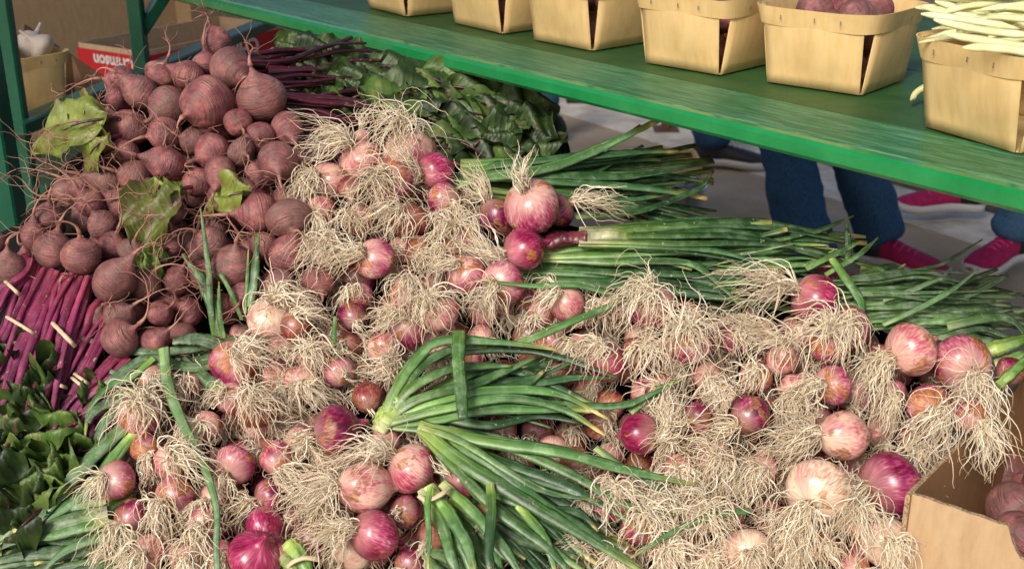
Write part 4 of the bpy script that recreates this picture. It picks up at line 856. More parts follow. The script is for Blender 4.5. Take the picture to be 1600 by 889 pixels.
# yellowing leaves among the beets
for (x, y, L, wd, ang, cu, mt, lf, ty) in [
  (170, 185, .125, .10, 165, .8, M_BLY, .045, 'topleft'), (175, 215, .07, .06, 140, 1.4, M_BLY, .04, 'topleft'), (255, 280, .11, .085, 100, .6, M_BLY, .06, 'middle'), (285, 295, .06, .05, 150, .8, M_BLY, .05, 'middle'),
  (395, 300, .075, .06, 168, .9, M_BLY, .045, 'rightside'), (150, 175, .05, .05, 190, 1.0, M_BLY, .03, 'topleft'), (225, 400, .05, .03, 60, 1.0, M_BLM, .03, 'banded'), (255, 395, .06, .04, 110, 1.0, M_BLM, .02, 'banded')]:
    blade(ROOTS[ty], (x, y), L, wd, ang, random.uniform(.1, .4), cu, mt, 1.1, lf)
# curly tops at the lower left
low = [(90, 560, .06, .035, 105, 'banded'), (40, 540, .06, .05, 130, 'stems'), (65, 620, .08, .07, 120, 'stems'), (20, 570, .07, .06, 160, 'edge'), (80, 700, .07, .055, 60, 'stems'), (30, 640, .09, .08, 110, 'stems'), (10, 700, .09, .08, 100, 'edge'),
       (60, 740, .08, .07, 80, 'stems'), (120, 660, .07, .06, 150, 'banded'), (100, 720, .08, .07, 120, 'banded'), (20, 770, .09, .07, 90, 'edge'), (80, 650, .06, .05, 200, 'banded'), (150, 700, .07, .06, 160, 'banded'), (50, 590, .05, .04, 60, 'stems'), (140, 600, .05, .04, 60, 'banded'),
       (60, 800, .07, .06, 130, 'stems'), (110, 770, .07, .05, 170, 'banded')]
for (x, y, L, wd, ang, ty) in low:
    blade(ROOTS[ty], (x, y), L, wd, ang, random.uniform(.1, .5), random.uniform(.6, 1.6), random.choice([M_BLM, M_BLM, M_BL]), 2.6, random.uniform(.01, .035))
for k in range(30):
    x = random.uniform(-60, 140); y = random.uniform(590, 780)
    blade(ROOTS[random.choice(['stems', 'banded', 'edge'])], (x, y), random.uniform(.05, .085), random.uniform(.04, .07), random.uniform(40, 220), random.uniform(0, .6), random.uniform(.4, 1.8), random.choice([M_BL, M_BL, M_BLM]), 2.4, random.uniform(-.04, -.005))

# ------------------------------------------------------------------ the sloping bench under the heap
bench = empty('display_bench', (0, 1.4, 0), 'sloping bench under the heap, black sheet added as shade in the gaps', 'bench')
poly = [(-120, 420), (30, 350), (110, 250), (215, 165), (430, 215), (600, 280), (800, 330), (1000, 380), (1240, 440), (1420, 540), (1520, 600), (1400, 775), (1400, 960), (-150, 960)]
top = [W(x, y, -.085) for x, y in poly]; n = len(top)
MB().add([*top, *[p - BN * .02 for p in top]], [tuple(range(n)), tuple(range(2*n-1, n-1, -1))] + [(i, i + n, (i+1) % n + n, (i+1) % n) for i in range(n)]).build('gap_shade_sheet', M_GAPSHADE, bench)  # black sheet put in as the shade seen through gaps in the heap
low_ = [p - BN * .024 for p in top]
MB().add([*low_, *[p - BN * .045 for p in low_]], [tuple(range(n)), tuple(range(2*n-1, n-1, -1))] + [(i, i + n, (i+1) % n + n, (i+1) % n) for i in range(n)]).build('slope_board', M_TEAL, bench)
MB().box((-.27, 2.05, .68), (.52, 1.15, .02), None, .002).build('shade_backing', M_GAPSHADE, bench)  # black backing added as the dark shade behind the beet leaves
for x in (-.5, -.05): MB().bar((x, 2.5, 0), (x, 2.5, .669), .04, .04, up=(0, 1, 0)).build('leg', M_TEAL, bench)
for (x, y) in [(0, 300), (600, 300), (1200, 480), (1330, 900), (0, 900), (650, 900)]:
    p = W(x, y, -.17); MB().bar((p[0], p[1], .0), (p[0], p[1], p[2] + .0), .045, .045, up=(0, 1, 0)).build('leg', M_TEAL, bench)

# ------------------------------------------------------------------ the green stand: shelf, planks, posts, rails
SZ = .87
U = np.array([.634, -.773, 0]); Nn = np.array([.773, .634, 0]); E0 = np.array([.0458, 1.665, SZ])
def sp(s, d, z=SZ): return E0 + U * s + Nn * d + np.array([0, 0, z - SZ])
stand = empty('market_stand', tuple(sp(-.2, .5, 0)), 'green painted wooden stand with a long shelf above the heap', 'market stand')
s0, s1 = -1.25, 1.35
def slab(name, d0, d1, z0, z1, m, bev=.003, a=s0, b=s1):
    c = (sp(a, d0) + sp(b, d1)) / 2; c[2] = (z0 + z1) / 2
    M = Matrix(((Nn[0], U[0], 0), (Nn[1], U[1], 0), (0, 0, 1))).to_4x4()
    o = MB().box((0, 0, 0), (d1 - d0, b - a, z1 - z0), None, bev).build(name, m, stand, Matrix.Translation(Vector(c)) @ M)
    return o
slab('front_board', -.021, 0, SZ - .0215, SZ + .001, M_FASCIA, .005)
slab('front_plank', .0015, .118, SZ - .020, SZ + .0, M_GRAIN, .0025)
slab('shelf_board', .120, .42, SZ - .020, SZ - .001, M_OLIVE, .002)
slab('shelf_board', .422, .72, SZ - .020, SZ - .001, M_OLIVE, .002)
slab('shelf_board', .722, 1.0, SZ - .020, SZ - .001, M_OLIVE, .002)
def barpx(name, p, q, w, h, m=M_TEAL, up=(0, 0, 1), parent=stand): return MB().bar(p, q, w, h, up).build(name, m, parent)
RZ = .707
p2 = onz(222, 105, RZ); p1 = onz(32, 196, RZ)
a = onz(445, 25, RZ); b = onz(20, 203, RZ)
barpx('rail', b, a, .045, .024)
barpx('post', (p2[0], p2[1], 0), (p2[0], p2[1], 1.35), .030, .030, up=(0, 1, 0))
barpx('post', (p1[0], p1[1] , 0), (p1[0], p1[1], 1.6), .025, .025, up=(0, 1, 0))
q = at(213, 60, 2.56); q2 = at(258, -10, 2.56); barpx('brace', q, q + (q2 - q) * 2.2, .03, .026)
p0 = at(-14, 290, 1.75); barpx('post', (p0[0] + .01, p0[1], 0), (p0[0] - .0, p0[1], 1.0), .07, .045, up=(0, 1, 0))
q = at(0, 400, 1.72)
p5 = at(831, 160, 2.35); barpx('post', (p5[0], p5[1], 0), (p5[0], p5[1], SZ - .02), .03, .03, up=(0, 1, 0))
q = sp(1.3, .9); barpx('post', (q[0], q[1], 0), (q[0], q[1], SZ - .02), .04, .04, up=(0, 1, 0))
q = sp(1.3, .05); barpx('post', (q[0], q[1], 0), (q[0], q[1], SZ - .02), .04, .04, up=(0, 1, 0))

# ------------------------------------------------------------------ wooden baskets
def basket(front, yaw, label, side=.134, H=.100, top_=1.30):
    """front: world point of the nearest bottom corner. yaw: rotation of the square"""
    r = empty('wooden_basket', (0, 0, 0), label, 'basket', 'wooden baskets in a row on the green shelf')
    ca, sa = math.cos(yaw), math.sin(yaw); hs = side / 2
    c = np.array(front) + np.array([-(-hs) * ca - (-hs) * -sa * -1, 0, 0]) * 0
    corner = np.array([(-hs) * ca - (-hs) * sa, (-hs) * sa + (-hs) * ca])
    cc = np.array(front[:2]) - corner
    M = Matrix.Translation((cc[0], cc[1], front[2] + .0015)) @ Matrix.Rotation(yaw, 4, 'Z')
    r.matrix_basis = M; MW[r.name] = M
    th = .0014; slant = hs * (top_ - 1)
    for k in range(4):
        # panel on the side facing -Y (k=0), with gaps towards the corners that open upward
        nx, nz = 12, 8; V = []
        wb = hs * random.uniform(.93, .97); wt = hs * top_ * random.uniform(.74, .80); sh = random.uniform(-.02, .02) * hs
        for lay in (0, 1):
            for i in range(nz):
                u = i / (nz - 1)
                for j in range(nx):
                    v = j / (nx - 1) * 2 - 1; w_ = wb + (wt - wb) * u
                    bow = .0045 * math.sin(math.pi * u) * (1 - v * v) - .006 * u * (v ** 4)
                    V.append((v * w_ + sh * u, -(hs + slant * u + bow - lay * th), H * u))
        m = MB(); g = lambda l, i, j: l * nx * nz + i * nx + j
        Fc = []
        for i in range(nz - 1):
            for j in range(nx - 1):
                Fc.append((g(0, i, j), g(0, i, j+1), g(0, i+1, j+1), g(0, i+1, j))); Fc.append((g(1, i, j), g(1, i+1, j), g(1, i+1, j+1), g(1, i, j+1)))
        for i in range(nz - 1):
            Fc.append((g(0, i, 0), g(0, i+1, 0), g(1, i+1, 0), g(1, i, 0))); Fc.append((g(0, i, nx-1), g(1, i, nx-1), g(1, i+1, nx-1), g(0, i+1, nx-1)))
        for j in range(nx - 1):
            Fc.append((g(0, nz-1, j), g(0, nz-1, j+1), g(1, nz-1, j+1), g(1, nz-1, j))); Fc.append((g(0, 0, j), g(1, 0, j), g(1, 0, j+1), g(0, 0, j+1)))
        RZ_ = Matrix.Rotation(k * math.pi / 2, 4, 'Z'); V = [RZ_ @ Vector(v) for v in V]
        m.add(V, Fc).build('side_panel', M_VEN, r, M.copy(), smooth=True)
    MB().box((0, 0, .0008), (side * .97, side * .97, .0014)).build('base', M_VEN, r, M.copy())
    # rim bands: rounded square rings
    def ring(rad, z0, z1, th_):
        m = MB(); V = []; n = 64
        for lay in (0, 1):
            for zz in (z0, z1):
                sc2 = 1 + (zz - H) * (top_ - 1) / H * .9
                for i in range(n):
                    a_ = i / n * 2 * math.pi; e = .38
                    x = abs(math.cos(a_)) ** e * math.copysign(1, math.cos(a_)); y = abs(math.sin(a_)) ** e * math.copysign(1, math.sin(a_))
                    rr = (rad - lay * th_) * sc2; V.append((x * rr, y * rr, zz + .0008 * math.sin(3 * a_ + rad * 900)))
        g = lambda l, z, i: (l * 2 + z) * n + i % n
        Fc = []
        for i in range(n):
            Fc += [(g(0,0,i), g(0,0,i+1), g(0,1,i+1), g(0,1,i)), (g(1,0,i), g(1,1,i), g(1,1,i+1), g(1,0,i+1)), (g(0,1,i), g(0,1,i+1), g(1,1,i+1), g(1,1,i)), (g(0,0,i), g(1,0,i), g(1,0,i+1), g(0,0,i+1))]
        return m.add(V, Fc)
    ring(hs * top_ + .0035, H - .022, H + .002, .0014).build('rim_band', M_VEN, r, M.copy(), smooth=False)
    ring(hs * top_ - .0012, H - .017, H + .001, .0014).build('rim_band', M_VEN, r, M.copy(), smooth=False)
    for k in range(4):
        q = Matrix.Rotation(k * math.pi / 2, 4, 'Z')
        for xx in (-.6, .1, .62):
            v = q @ Vector((xx * hs, -(hs * top_ + .0040), H - .010)); MB().box(v, (.001, .001, .006), q).build('staple', M_CHROME, r, M.copy())
    return r, M
BK = [((635, 28), (572, 12), 'far left small basket of the row, only its foot in view'), ((785, 55), (705, 37), 'second basket from the left on the green shelf'), ((925, 82), (833, 64), 'third basket from the left, its corner slit showing a pale root'),
      ((1125, 120), (1008, 100), 'fourth basket from the left, its corner slit showing dark beets'), ((1345, 152), (1195, 130), 'basket full of dusty round beets heaped to the rim'), ((1590, 243), (1437, 198), 'nearest basket, at the right edge, overflowing with pale beans')]
beetmesh = BEETM[0]
INB = []
for k, (f, l, lab) in enumerate(BK):
    pf = onz(*f, SZ + .0); pl = onz(*l, SZ + .0); dv = pf - pl
    yaw = math.atan2(dv[1], dv[0]) ; side = float(np.hypot(dv[0], dv[1]))
    side = .134 * .5 + side * .5
    # nearest corner = (+hs,-hs): shift frame a quarter turn so that it is (-hs,-hs)
    y2 = yaw + math.pi / 2
    r, M = basket(tuple(pf), y2, lab, side=side)
    hs = side / 2
    if k < 5:
        spots = [(-.45, -.45, .30, .36), (.42, -.48, .30, .34), (-.42, .45, .30, .35), (.45, .42, .3, .36), (0, 0, .34, .9), (-.5, -.1, .32, 1.05), (.5, .05, .34, 1.05), (0, -.52, .34, 1.02), (.02, .5, .33, 1.05)]
        if k == 4: spots += [(-.42, -.5, .33, 1.28), (.40, -.42, .36, 1.34), (-.38, .38, .34, 1.35), (.42, .45, .33, 1.3), (0, 0, .36, 1.55)]
        if k == 3: spots += [(-.3, -.3, .3, 1.5)]
        for (x, y, rr, z) in spots:
            w = M @ Vector((x * hs, y * hs, z * hs + .002)); R3 = rr * hs * 1.16
            bt = empty('beet', (w.x, w.y, w.z - R3), 'dusty beet in the ' + ['leftmost', 'second', 'third', 'fourth', 'heaped fifth'][k] + ' wooden basket from the left', 'beet', 'beets in the wooden baskets')
            Mb = Matrix.Translation(w) @ basis(nrm(rng.normal(0, 1, 3)), 0) @ Matrix.Diagonal((R3, R3, R3, 1))
            obj('beet_body', BEETM[random.choice([0, 1, 3])], bt, Mb)
# beans
def bean(c, d, L, w, label, bend=.25, up=(0, 0, 1)):
    d = nrm(np.array(d, float)); sd = nrm(np.cross(d, up)); n = 16; P = []
    bx = random.uniform(-bend, bend); bz = random.uniform(-.1, bend) ; c = np.array(c)
    for i in range(n):
        u = i / (n - 1) * 2 - 1; P.append(c + d * L / 2 * u + sd * bx * L * (1 - u * u) * .5 - np.array(up) * bz * L * u * u * .4)
    P = np.array(P); u = np.linspace(0, 1, n)
    rd = w / 2 * np.clip(np.minimum(u * 8, (1 - u) * 5) , .12, 1) ** .6 * (1 + .07 * np.sin(u * 26))
    V, Q, t = tubes(P[None], rd[None], 8, np.full((1, n), .78), cap=True)
    o = obj('wax_bean', mesh('wax_bean', V, Q, M_BEAN, t)); return tag(o, label, 'bean', 'pale wax beans in the right basket')
for i in range(78):
    lay = i / 78; hs6 = side / 2
    x, y = random.uniform(-.8, .8) * hs6, random.uniform(-.8, .8) * hs6
    z = .106 + lay * .068 * (1 - (x * x + y * y) / (1.6 * hs6 ** 2))
    p = M @ Vector((x, y, z)); a_ = random.gauss(2.6, .55)
    bean(p, (math.cos(a_), math.sin(a_), random.uniform(-.12, .12)), random.uniform(.09, .125), random.uniform(.007, .0095), 'pale yellow bean among those heaped in the right basket')
for (px, py, dx) in [(1470, 18, -.7), (1482, 34, -.8), (1505, 50, -.8), (1530, 70, -.7), (1475, 5, -.6), (1560, 84, -.7), (1500, 22, -.9)]:
    bean(onz(px + 34, py - 2, SZ + .132), (1, dx * .35, -.12), .10, .0092, 'pale bean lying over the left rim of the right basket', .15)
c1 = onz(1432, 150, SZ + .012)
P = resample([c1 + .028 * RT * .9 + np.array([0, .0, .022]), c1 + .012 * RT + np.array([0, 0, .012]), c1 + np.array([0, 0, .004]), c1 - .008 * RT + np.array([0, -.01, -.003]), c1 - .012 * RT + np.array([0, -.02, 0])], 14)
V, Q, t = tubes(P[None], np.array([.0016, .004, .0046, .0046, .0045, .0044, .0043, .0042, .004, .0036, .003, .0024, .0016, .0006])[None], 8, cap=True)
tag(obj('wax_bean', mesh('wax_bean', V, Q, M_BEAN, t)), 'curled pale bean on the shelf beside the right basket', 'bean')

# ------------------------------------------------------------------ cardboard box, front right
BZ = .552
ca_, cb_, cc_ = onz(1415, 772, BZ), onz(1600, 590, BZ), onz(1600, 855, BZ)
e1 = nrm(cb_ - ca_); e2 = nrm(cc_ - ca_); e2 = nrm(e2 - e1 * np.dot(e1, e2))
cbx = empty('cardboard_box', tuple(ca_ - np.array([0, 0, .302])), 'open plain cardboard box with a cut handle at the front right corner', 'box')
BH = .30; L1, L2 = .44, .34; tk = .005
def wall(name, o, d, L, inn, holes=False):
    # outer and inner skins and the fluted edge on top
    mo = MB(); z0 = BZ - BH
    def quad(a_, b_, zt, zb, off): return [a_ + inn * off - np.array([0, 0, BZ - zb]), b_ + inn * off - np.array([0, 0, BZ - zb]), b_ + inn * off - np.array([0, 0, BZ - zt]), a_ + inn * off - np.array([0, 0, BZ - zt])]
    n = 60; tops = []
    for i in range(n + 1):
        s = i / n * L; dep = 0
        if holes:
            m_ = (s - L * .46) / .052
            if abs(m_) < 1: dep = .030 * min(1, (1 - abs(m_)) * 3.5) ** .5
        tops.append((s, dep + .0005 * math.sin(s * 230)))
    V = []; 
    for lay, off in ((0, 0), (1, tk)):
        for s, dep in tops:
            p = o + d * s + inn * off; V.append((p[0], p[1], BZ - dep)); V.append((p[0], p[1], z0))
    N_ = (n + 1) * 2; Fs = [[], []]
    Fe = []
    for i in range(n):
        a_ = i * 2
        Fs[0].append((a_, a_ + 2, a_ + 3, a_ + 1)); Fs[1].append((N_ + a_, N_ + a_ + 1, N_ + a_ + 3, N_ + a_ + 2)); Fe.append((a_, N_ + a_, N_ + a_ + 2, a_ + 2)); Fe.append((a_ + 1, a_ + 3, N_ + a_ + 3, N_ + a_ + 1))
    Fe += [(0, 1, N_ + 1, N_), (N_ - 2, 2 * N_ - 2, 2 * N_ - 1, N_ - 1)]
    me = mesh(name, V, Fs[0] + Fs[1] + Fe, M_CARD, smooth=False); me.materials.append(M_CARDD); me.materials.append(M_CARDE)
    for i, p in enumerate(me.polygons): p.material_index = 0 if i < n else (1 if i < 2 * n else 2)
    return obj(name, me, cbx)
wall('side_panel', ca_, e1, L1, e2); wall('side_panel', ca_ + e1 * tk + 0, e2, L2, e1, True)
wall('side_panel', ca_ + e1 * L1, e2, L2, -e1); wall('side_panel', ca_ + e2 * L2 + e1 * tk, e1, L1 - 2 * tk, -e2)
c = ca_ + e1 * L1 / 2 + e2 * L2 / 2; Mx = Matrix(((e1[0], -e1[1], 0), (e1[1], e1[0], 0), (0, 0, 1))).to_4x4()
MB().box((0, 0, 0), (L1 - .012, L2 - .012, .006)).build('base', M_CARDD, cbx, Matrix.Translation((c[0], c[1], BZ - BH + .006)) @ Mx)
# a plinth for the box
pl_ = empty('low_table', (c[0], c[1], 0), 'low green table carrying the cardboard box, below the frame', 'table')
MB().box((0, 0, 0), (L1 + .1, L2 + .1, .03), None, .003).build('table_top', M_TEAL, pl_, Matrix.Translation((c[0], c[1], BZ - BH - .016)) @ Mx)
for sx in (-1, 1):
    for sy in (-1, 1):
        q = c + e1 * sx * L1 * .45 + e2 * sy * L2 * .45
        MB().bar((q[0], q[1], 0), (q[0], q[1], BZ - BH - .031), .035, .035, up=(0, 1, 0)).build('leg', M_TEAL, pl_)
for (px, py, D, dz) in [(1583, 795, 78, .06), (1592, 842, 78, .07), (1660, 820, 80, .06), (1640, 760, 74, .09), (1700, 790, 74, .09), (1690, 870, 80, .08), (1640, 890, 76, .1), (1570, 740, 70, .13), (1610, 700, 70, .13), (1560, 850, 76, .14), (1610, 770, 76, .14), (1660, 830, 76, .15), (1720, 840, 76, .14), (1650, 700, 70, .13)]:
    p = onz(px, py, BZ - dz); r3 = D / 2 * np.linalg.norm(p - CAM) / F
    bt = empty('beet', (p[0], p[1], p[2] - r3), 'purple grey beet lying in the cardboard box at the right', 'beet', 'beets in the cardboard box')
    obj('beet_body', BEETM[random.choice([0, 1, 3])], bt, Matrix.Translation(Vector(p)) @ basis(nrm(rng.normal(0, 1, 3) + np.array([0, 0, -1.5])), 0) @ Matrix.Diagonal((r3, r3, r3, 1)))

# ------------------------------------------------------------------ cartons and baskets behind, upper left
def text(s, size, M, m, parent):
    cu = bpy.data.curves.new('lettering', 'FONT'); cu.body = s; cu.size = size; cu.extrude = .0006; cu.offset = .0012
    cu.materials.append(m); o = bpy.data.objects.new('lettering', cu); COL.objects.link(o)
    bpy.context.view_layer.update(); me = bpy.data.meshes.new_from_object(o.evaluated_get(bpy.context.evaluated_depsgraph_get())); bpy.data.objects.remove(o); me.materials.clear(); me.materials.append(m)
    return obj('lettering', me, parent, M)
def carton(name, front_l, front_r, z0, h, depth, label, bands=None, open_=True, mats=(M_CARD, M_CARDD), h2=None):
    A = np.array([front_l[0], front_l[1], z0]); B = np.array([front_r[0], front_r[1], z0]); d = nrm(B - A); L = np.linalg.norm(B - A)
    inn = np.array([-d[1], d[0], 0]); 
    if inn[1] < 0: inn = -inn
    r = empty(name, tuple((A + B) / 2 + inn * depth / 2), label, 'carton')
    Mx = Matrix(((d[0], inn[0], 0), (d[1], inn[1], 0), (0, 0, 1))).to_4x4(); t_ = .006
    def bx(nm, x0, x1, y0, y1, za, zb, m):
        o = MB().box(((x0 + x1) / 2, (y0 + y1) / 2, (za + zb) / 2), (x1 - x0, y1 - y0, zb - za)).build(nm, m, r, Matrix.Translation(Vector(A)) @ Mx); return o
    hb = h2 or h
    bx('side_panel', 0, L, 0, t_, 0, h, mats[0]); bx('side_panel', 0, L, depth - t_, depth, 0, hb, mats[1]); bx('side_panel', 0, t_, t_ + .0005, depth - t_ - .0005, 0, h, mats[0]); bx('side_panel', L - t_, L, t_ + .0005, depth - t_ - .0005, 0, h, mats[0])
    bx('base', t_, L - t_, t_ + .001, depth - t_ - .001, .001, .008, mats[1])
    return r, A, d, inn, Mx, L
# red-printed tray seen behind the rail
zt = .678; C0, Lf, Rt = onz(222, 82, zt), onz(120, 67, zt), onz(440, 38, zt)
zb = .53
def printed(A_, B_, r, flipL=None):
    d = nrm(B_ - A_); inn = np.array([-d[1], d[0], 0]); return d, (inn if inn[1] > 0 else -inn)
r = empty('fruit_carton', tuple((Lf + Rt) / 2 - np.array([0, 0, zt - zb])), 'open cardboard carton with a red printed side standing behind the rail', 'carton')
far = Lf + Rt - C0
def side(P_, Q_, m, zlo, zhi, off=0.0, th_=.005):
    d = nrm(Q_ - P_); inn = np.array([-d[1], d[0], 0]); cen = (far + C0) / 2
    if np.dot(inn, cen - P_) < 0: inn = -inn
    c_ = (P_ + Q_) / 2 + inn * (off + th_ / 2); c_ = np.array([c_[0], c_[1], (zlo + zhi) / 2]); Lh = np.linalg.norm(Q_ - P_)
    Mx = Matrix(((d[0], inn[0], 0), (d[1], inn[1], 0), (0, 0, 1))).to_4x4()
    return MB().box((0, 0, 0), (Lh - .012 if off == 0 else Lh - .004, th_, zhi - zlo)).build('side_panel' if off == 0 else 'printed_panel', m, r, Matrix.Translation(Vector(c_)) @ Mx), d, inn
for (P_, Q_) in ((Lf, C0), (C0, Rt), (Rt, far), (far, Lf)): side(P_, Q_, M_CARDP, zb, zt)
MB().add([p - np.array([0, 0, zt - zb - .004]) for p in (Lf, C0, Rt, far)], [(0, 1, 2, 3)]).build('base', M_CARDD, r)
side(Lf, C0, M_RED, zb + .002, zt - .012, -.004, .003); side(C0, Rt, M_RED, zb + .002, zt - .012, -.004, .003)
def upside(s_, size, P_, Q_, sx, z):       # lettering printed upside down
    d = nrm(Q_ - P_); inn = np.array([-d[1], d[0], 0])
    if inn[1] < 0: inn = -inn
    p = P_ + d * sx - inn * .0052; p[2] = z
    Mt = Matrix.Translation(Vector(p)) @ Matrix(((d[0], inn[0], 0), (d[1], inn[1], 0), (0, 0, 1))).to_4x4() @ Matrix.Rotation(math.pi / 2, 4, 'X') @ Matrix.Rotation(math.pi, 4, 'Z')
    text(s_, size, Mt, M_WHITE, r)
LL = float(np.linalg.norm(C0 - Lf)); LR = float(np.linalg.norm(Rt - C0))
upside('Crimson', .042, Lf, C0, LL - .028, zt - .022)
upside('Crimson', .056, C0, Rt, LR - .10, zt - .022)
# tall brown boxes behind and a dark flap
carton('packing_carton', at(20, 60, 3.3), at(290, 30, 3.6), .35, .62, .4, 'tall brown cardboard carton standing open at the back left', h2=.7)
carton('packing_carton', at(300, 40, 3.55), at(640, 20, 4.3), .35, .5, .4, 'long brown cardboard carton standing at the back under the shelf', h2=.55)
fl = empty('cardboard_sheet', tuple(at(90, 100, 2.62)), 'dark brown folded cardboard leaning behind the left post', 'cardboard')
MB().add([at(*p) for p in [(38, 40, 2.6), (112, 88, 2.55), (118, 152, 2.5), (30, 160, 2.5)]] + [at(*p) + np.array([0, .006, 0]) for p in [(38, 40, 2.6), (112, 88, 2.55), (118, 152, 2.5), (30, 160, 2.5)]], [(0, 1, 2, 3), (7, 6, 5, 4), (0, 4, 5, 1), (1, 5, 6, 2), (2, 6, 7, 3), (3, 7, 4, 0)]).build('flap', simple('brown_kraft', (.07, .035, .015), .85, .2), fl)
MB().add([at(*p) for p in [(112, 88, 2.55), (205, 150, 2.62), (150, 175, 2.5), (118, 152, 2.5)]] + [at(*p) + np.array([0, .006, 0]) for p in [(112, 88, 2.55), (205, 150, 2.62), (150, 175, 2.5), (118, 152, 2.5)]], [(0, 1, 2, 3), (7, 6, 5, 4), (0, 4, 5, 1), (1, 5, 6, 2), (2, 6, 7, 3), (3, 7, 4, 0)]).build('flap', M_CARDD, fl)
# garlic basket at the left edge
bpos = at(14, 182, 2.25)
r, M = basket(tuple(bpos), .9, 'wooden basket of white garlic at the upper left behind the post', side=.12)
for i in range(9):
    p = M @ Vector((random.uniform(-.05, .05), random.uniform(-.05, .05), .09 + .03 * random.random())); g = empty('garlic_bulb', tuple(p), 'white garlic bulb in the basket behind the left post', 'garlic', 'garlic bulbs in the left basket')
    V, Q = lathe([(.02, -.7), (.4, -.75), (.9, -.4), (1, 0), (.7, .45), (.3, .8), (.14, 1.3), (.1, 1.8)], 24, .05, i, .05)
    obj('garlic_head', mesh('garlic_head', V, Q, M_GARLIC), g, Matrix.Translation(p) @ basis(nrm(rng.normal(0, 1, 3)), 0) @ Matrix.Scale(.026, 4))
# platform that carries those boxes
pt = empty('low_platform', tuple(at(200, 150, 3.2) * np.array([1, 1, 0])), 'low dark green platform under the cartons at the back left', 'platform')
c = at(150, 100, 3.3); MB().box((c[0] - .2, c[1] + .25, .335), (2.6, 1.3, .03), None, .003).build('platform_board', M_TEAL, pt)
for x in (-1.4, 1.0):
    for y in (-.3, .8): MB().box((c[0] - .2 + x * .85, c[1] + .25 + y * .8 - .2, .16), (.06, .06, .32)).build('leg', M_TEAL, pt)
# things on the ground behind the greens
rc = onz(940, 172, 0); r = empty('red_carton', tuple(rc), 'small dark carton with a red side far back on the road edge', 'carton')
MB().box((rc[0], rc[1] + .2, .09), (.30, .2, .18), None, .004).build('carton_body', simple('dark_print', (.02, .015, .015), .5), r); MB().box((rc[0] + .09, rc[1] + .098, .05), (.12, .002, .09)).build('red_panel', M_RED, r)
wp = onz(1040, 205, 0); r = empty('wooden_stake', tuple(wp), 'thin brown wooden stake on the ground behind the walkway', 'stake')
MB().bar(wp, wp + np.array([0, 0, .5]), .035, .035, up=(0, 1, 0)).build('stake', simple('brown_wood', (.12, .05, .025), .7), r)
MB().box(tuple(wp + np.array([0, 0, .006])), (.10, .10, .012)).build('foot', simple('brown_wood_dark', (.1, .045, .02), .7), r)
bw = onz(1046, 392, .0); r = empty('metal_pail', tuple(bw), 'shiny metal pail standing on the ground behind the leaf tips', 'pail')
prof = [(.05, 0), (.075, .004), (.085, .12), (.092, .2), (.096, .205), (.09, .203), (.08, .12), (.07, .01), (.0, .008)]
V, Q = lathe(prof, 40, 0, 1); MB().add(V, [tuple(q) for q in Q]).build('pail_body', M_CHROME, r, Matrix.Translation(Vector(bw)) , smooth=True)
P = np.array([[.098 * math.cos(a_), .098 * math.sin(a_), .205] for a_ in np.linspace(0, 6.283, 41)]); V, Q, t = tubes(P[None], np.full((1, 41), .004), 8)
obj('rim', mesh('rim', V, Q, M_CHROME, t), r, Matrix.Translation(Vector(bw)))
cr = onz(1025, 330, 0); r = empty('wooden_crate', tuple(cr), 'pale wooden crate corner on the ground behind the leaves', 'crate')
MB().box((cr[0], cr[1], .02), (.24, .16, .012)).build('base', M_VEN, r)
for (x, y, sx, sy) in [(0, -.08, .24, .01), (0, .08, .24, .01), (-.125, 0, .01, .15), (.125, 0, .01, .15)]:
    MB().box((cr[0] + x, cr[1] + y, .16), (sx, sy, .05), None, .001).build('slat', M_VEN, r); MB().box((cr[0] + x, cr[1] + y, .08), (sx, sy, .05), None, .001).build('slat', M_VEN, r)
for x in (-.115, .115):
    for y in (-.07, .07): MB().box((cr[0] + x, cr[1] + y, .093), (.012, .012, .185)).build('corner_post', M_VEN, r)

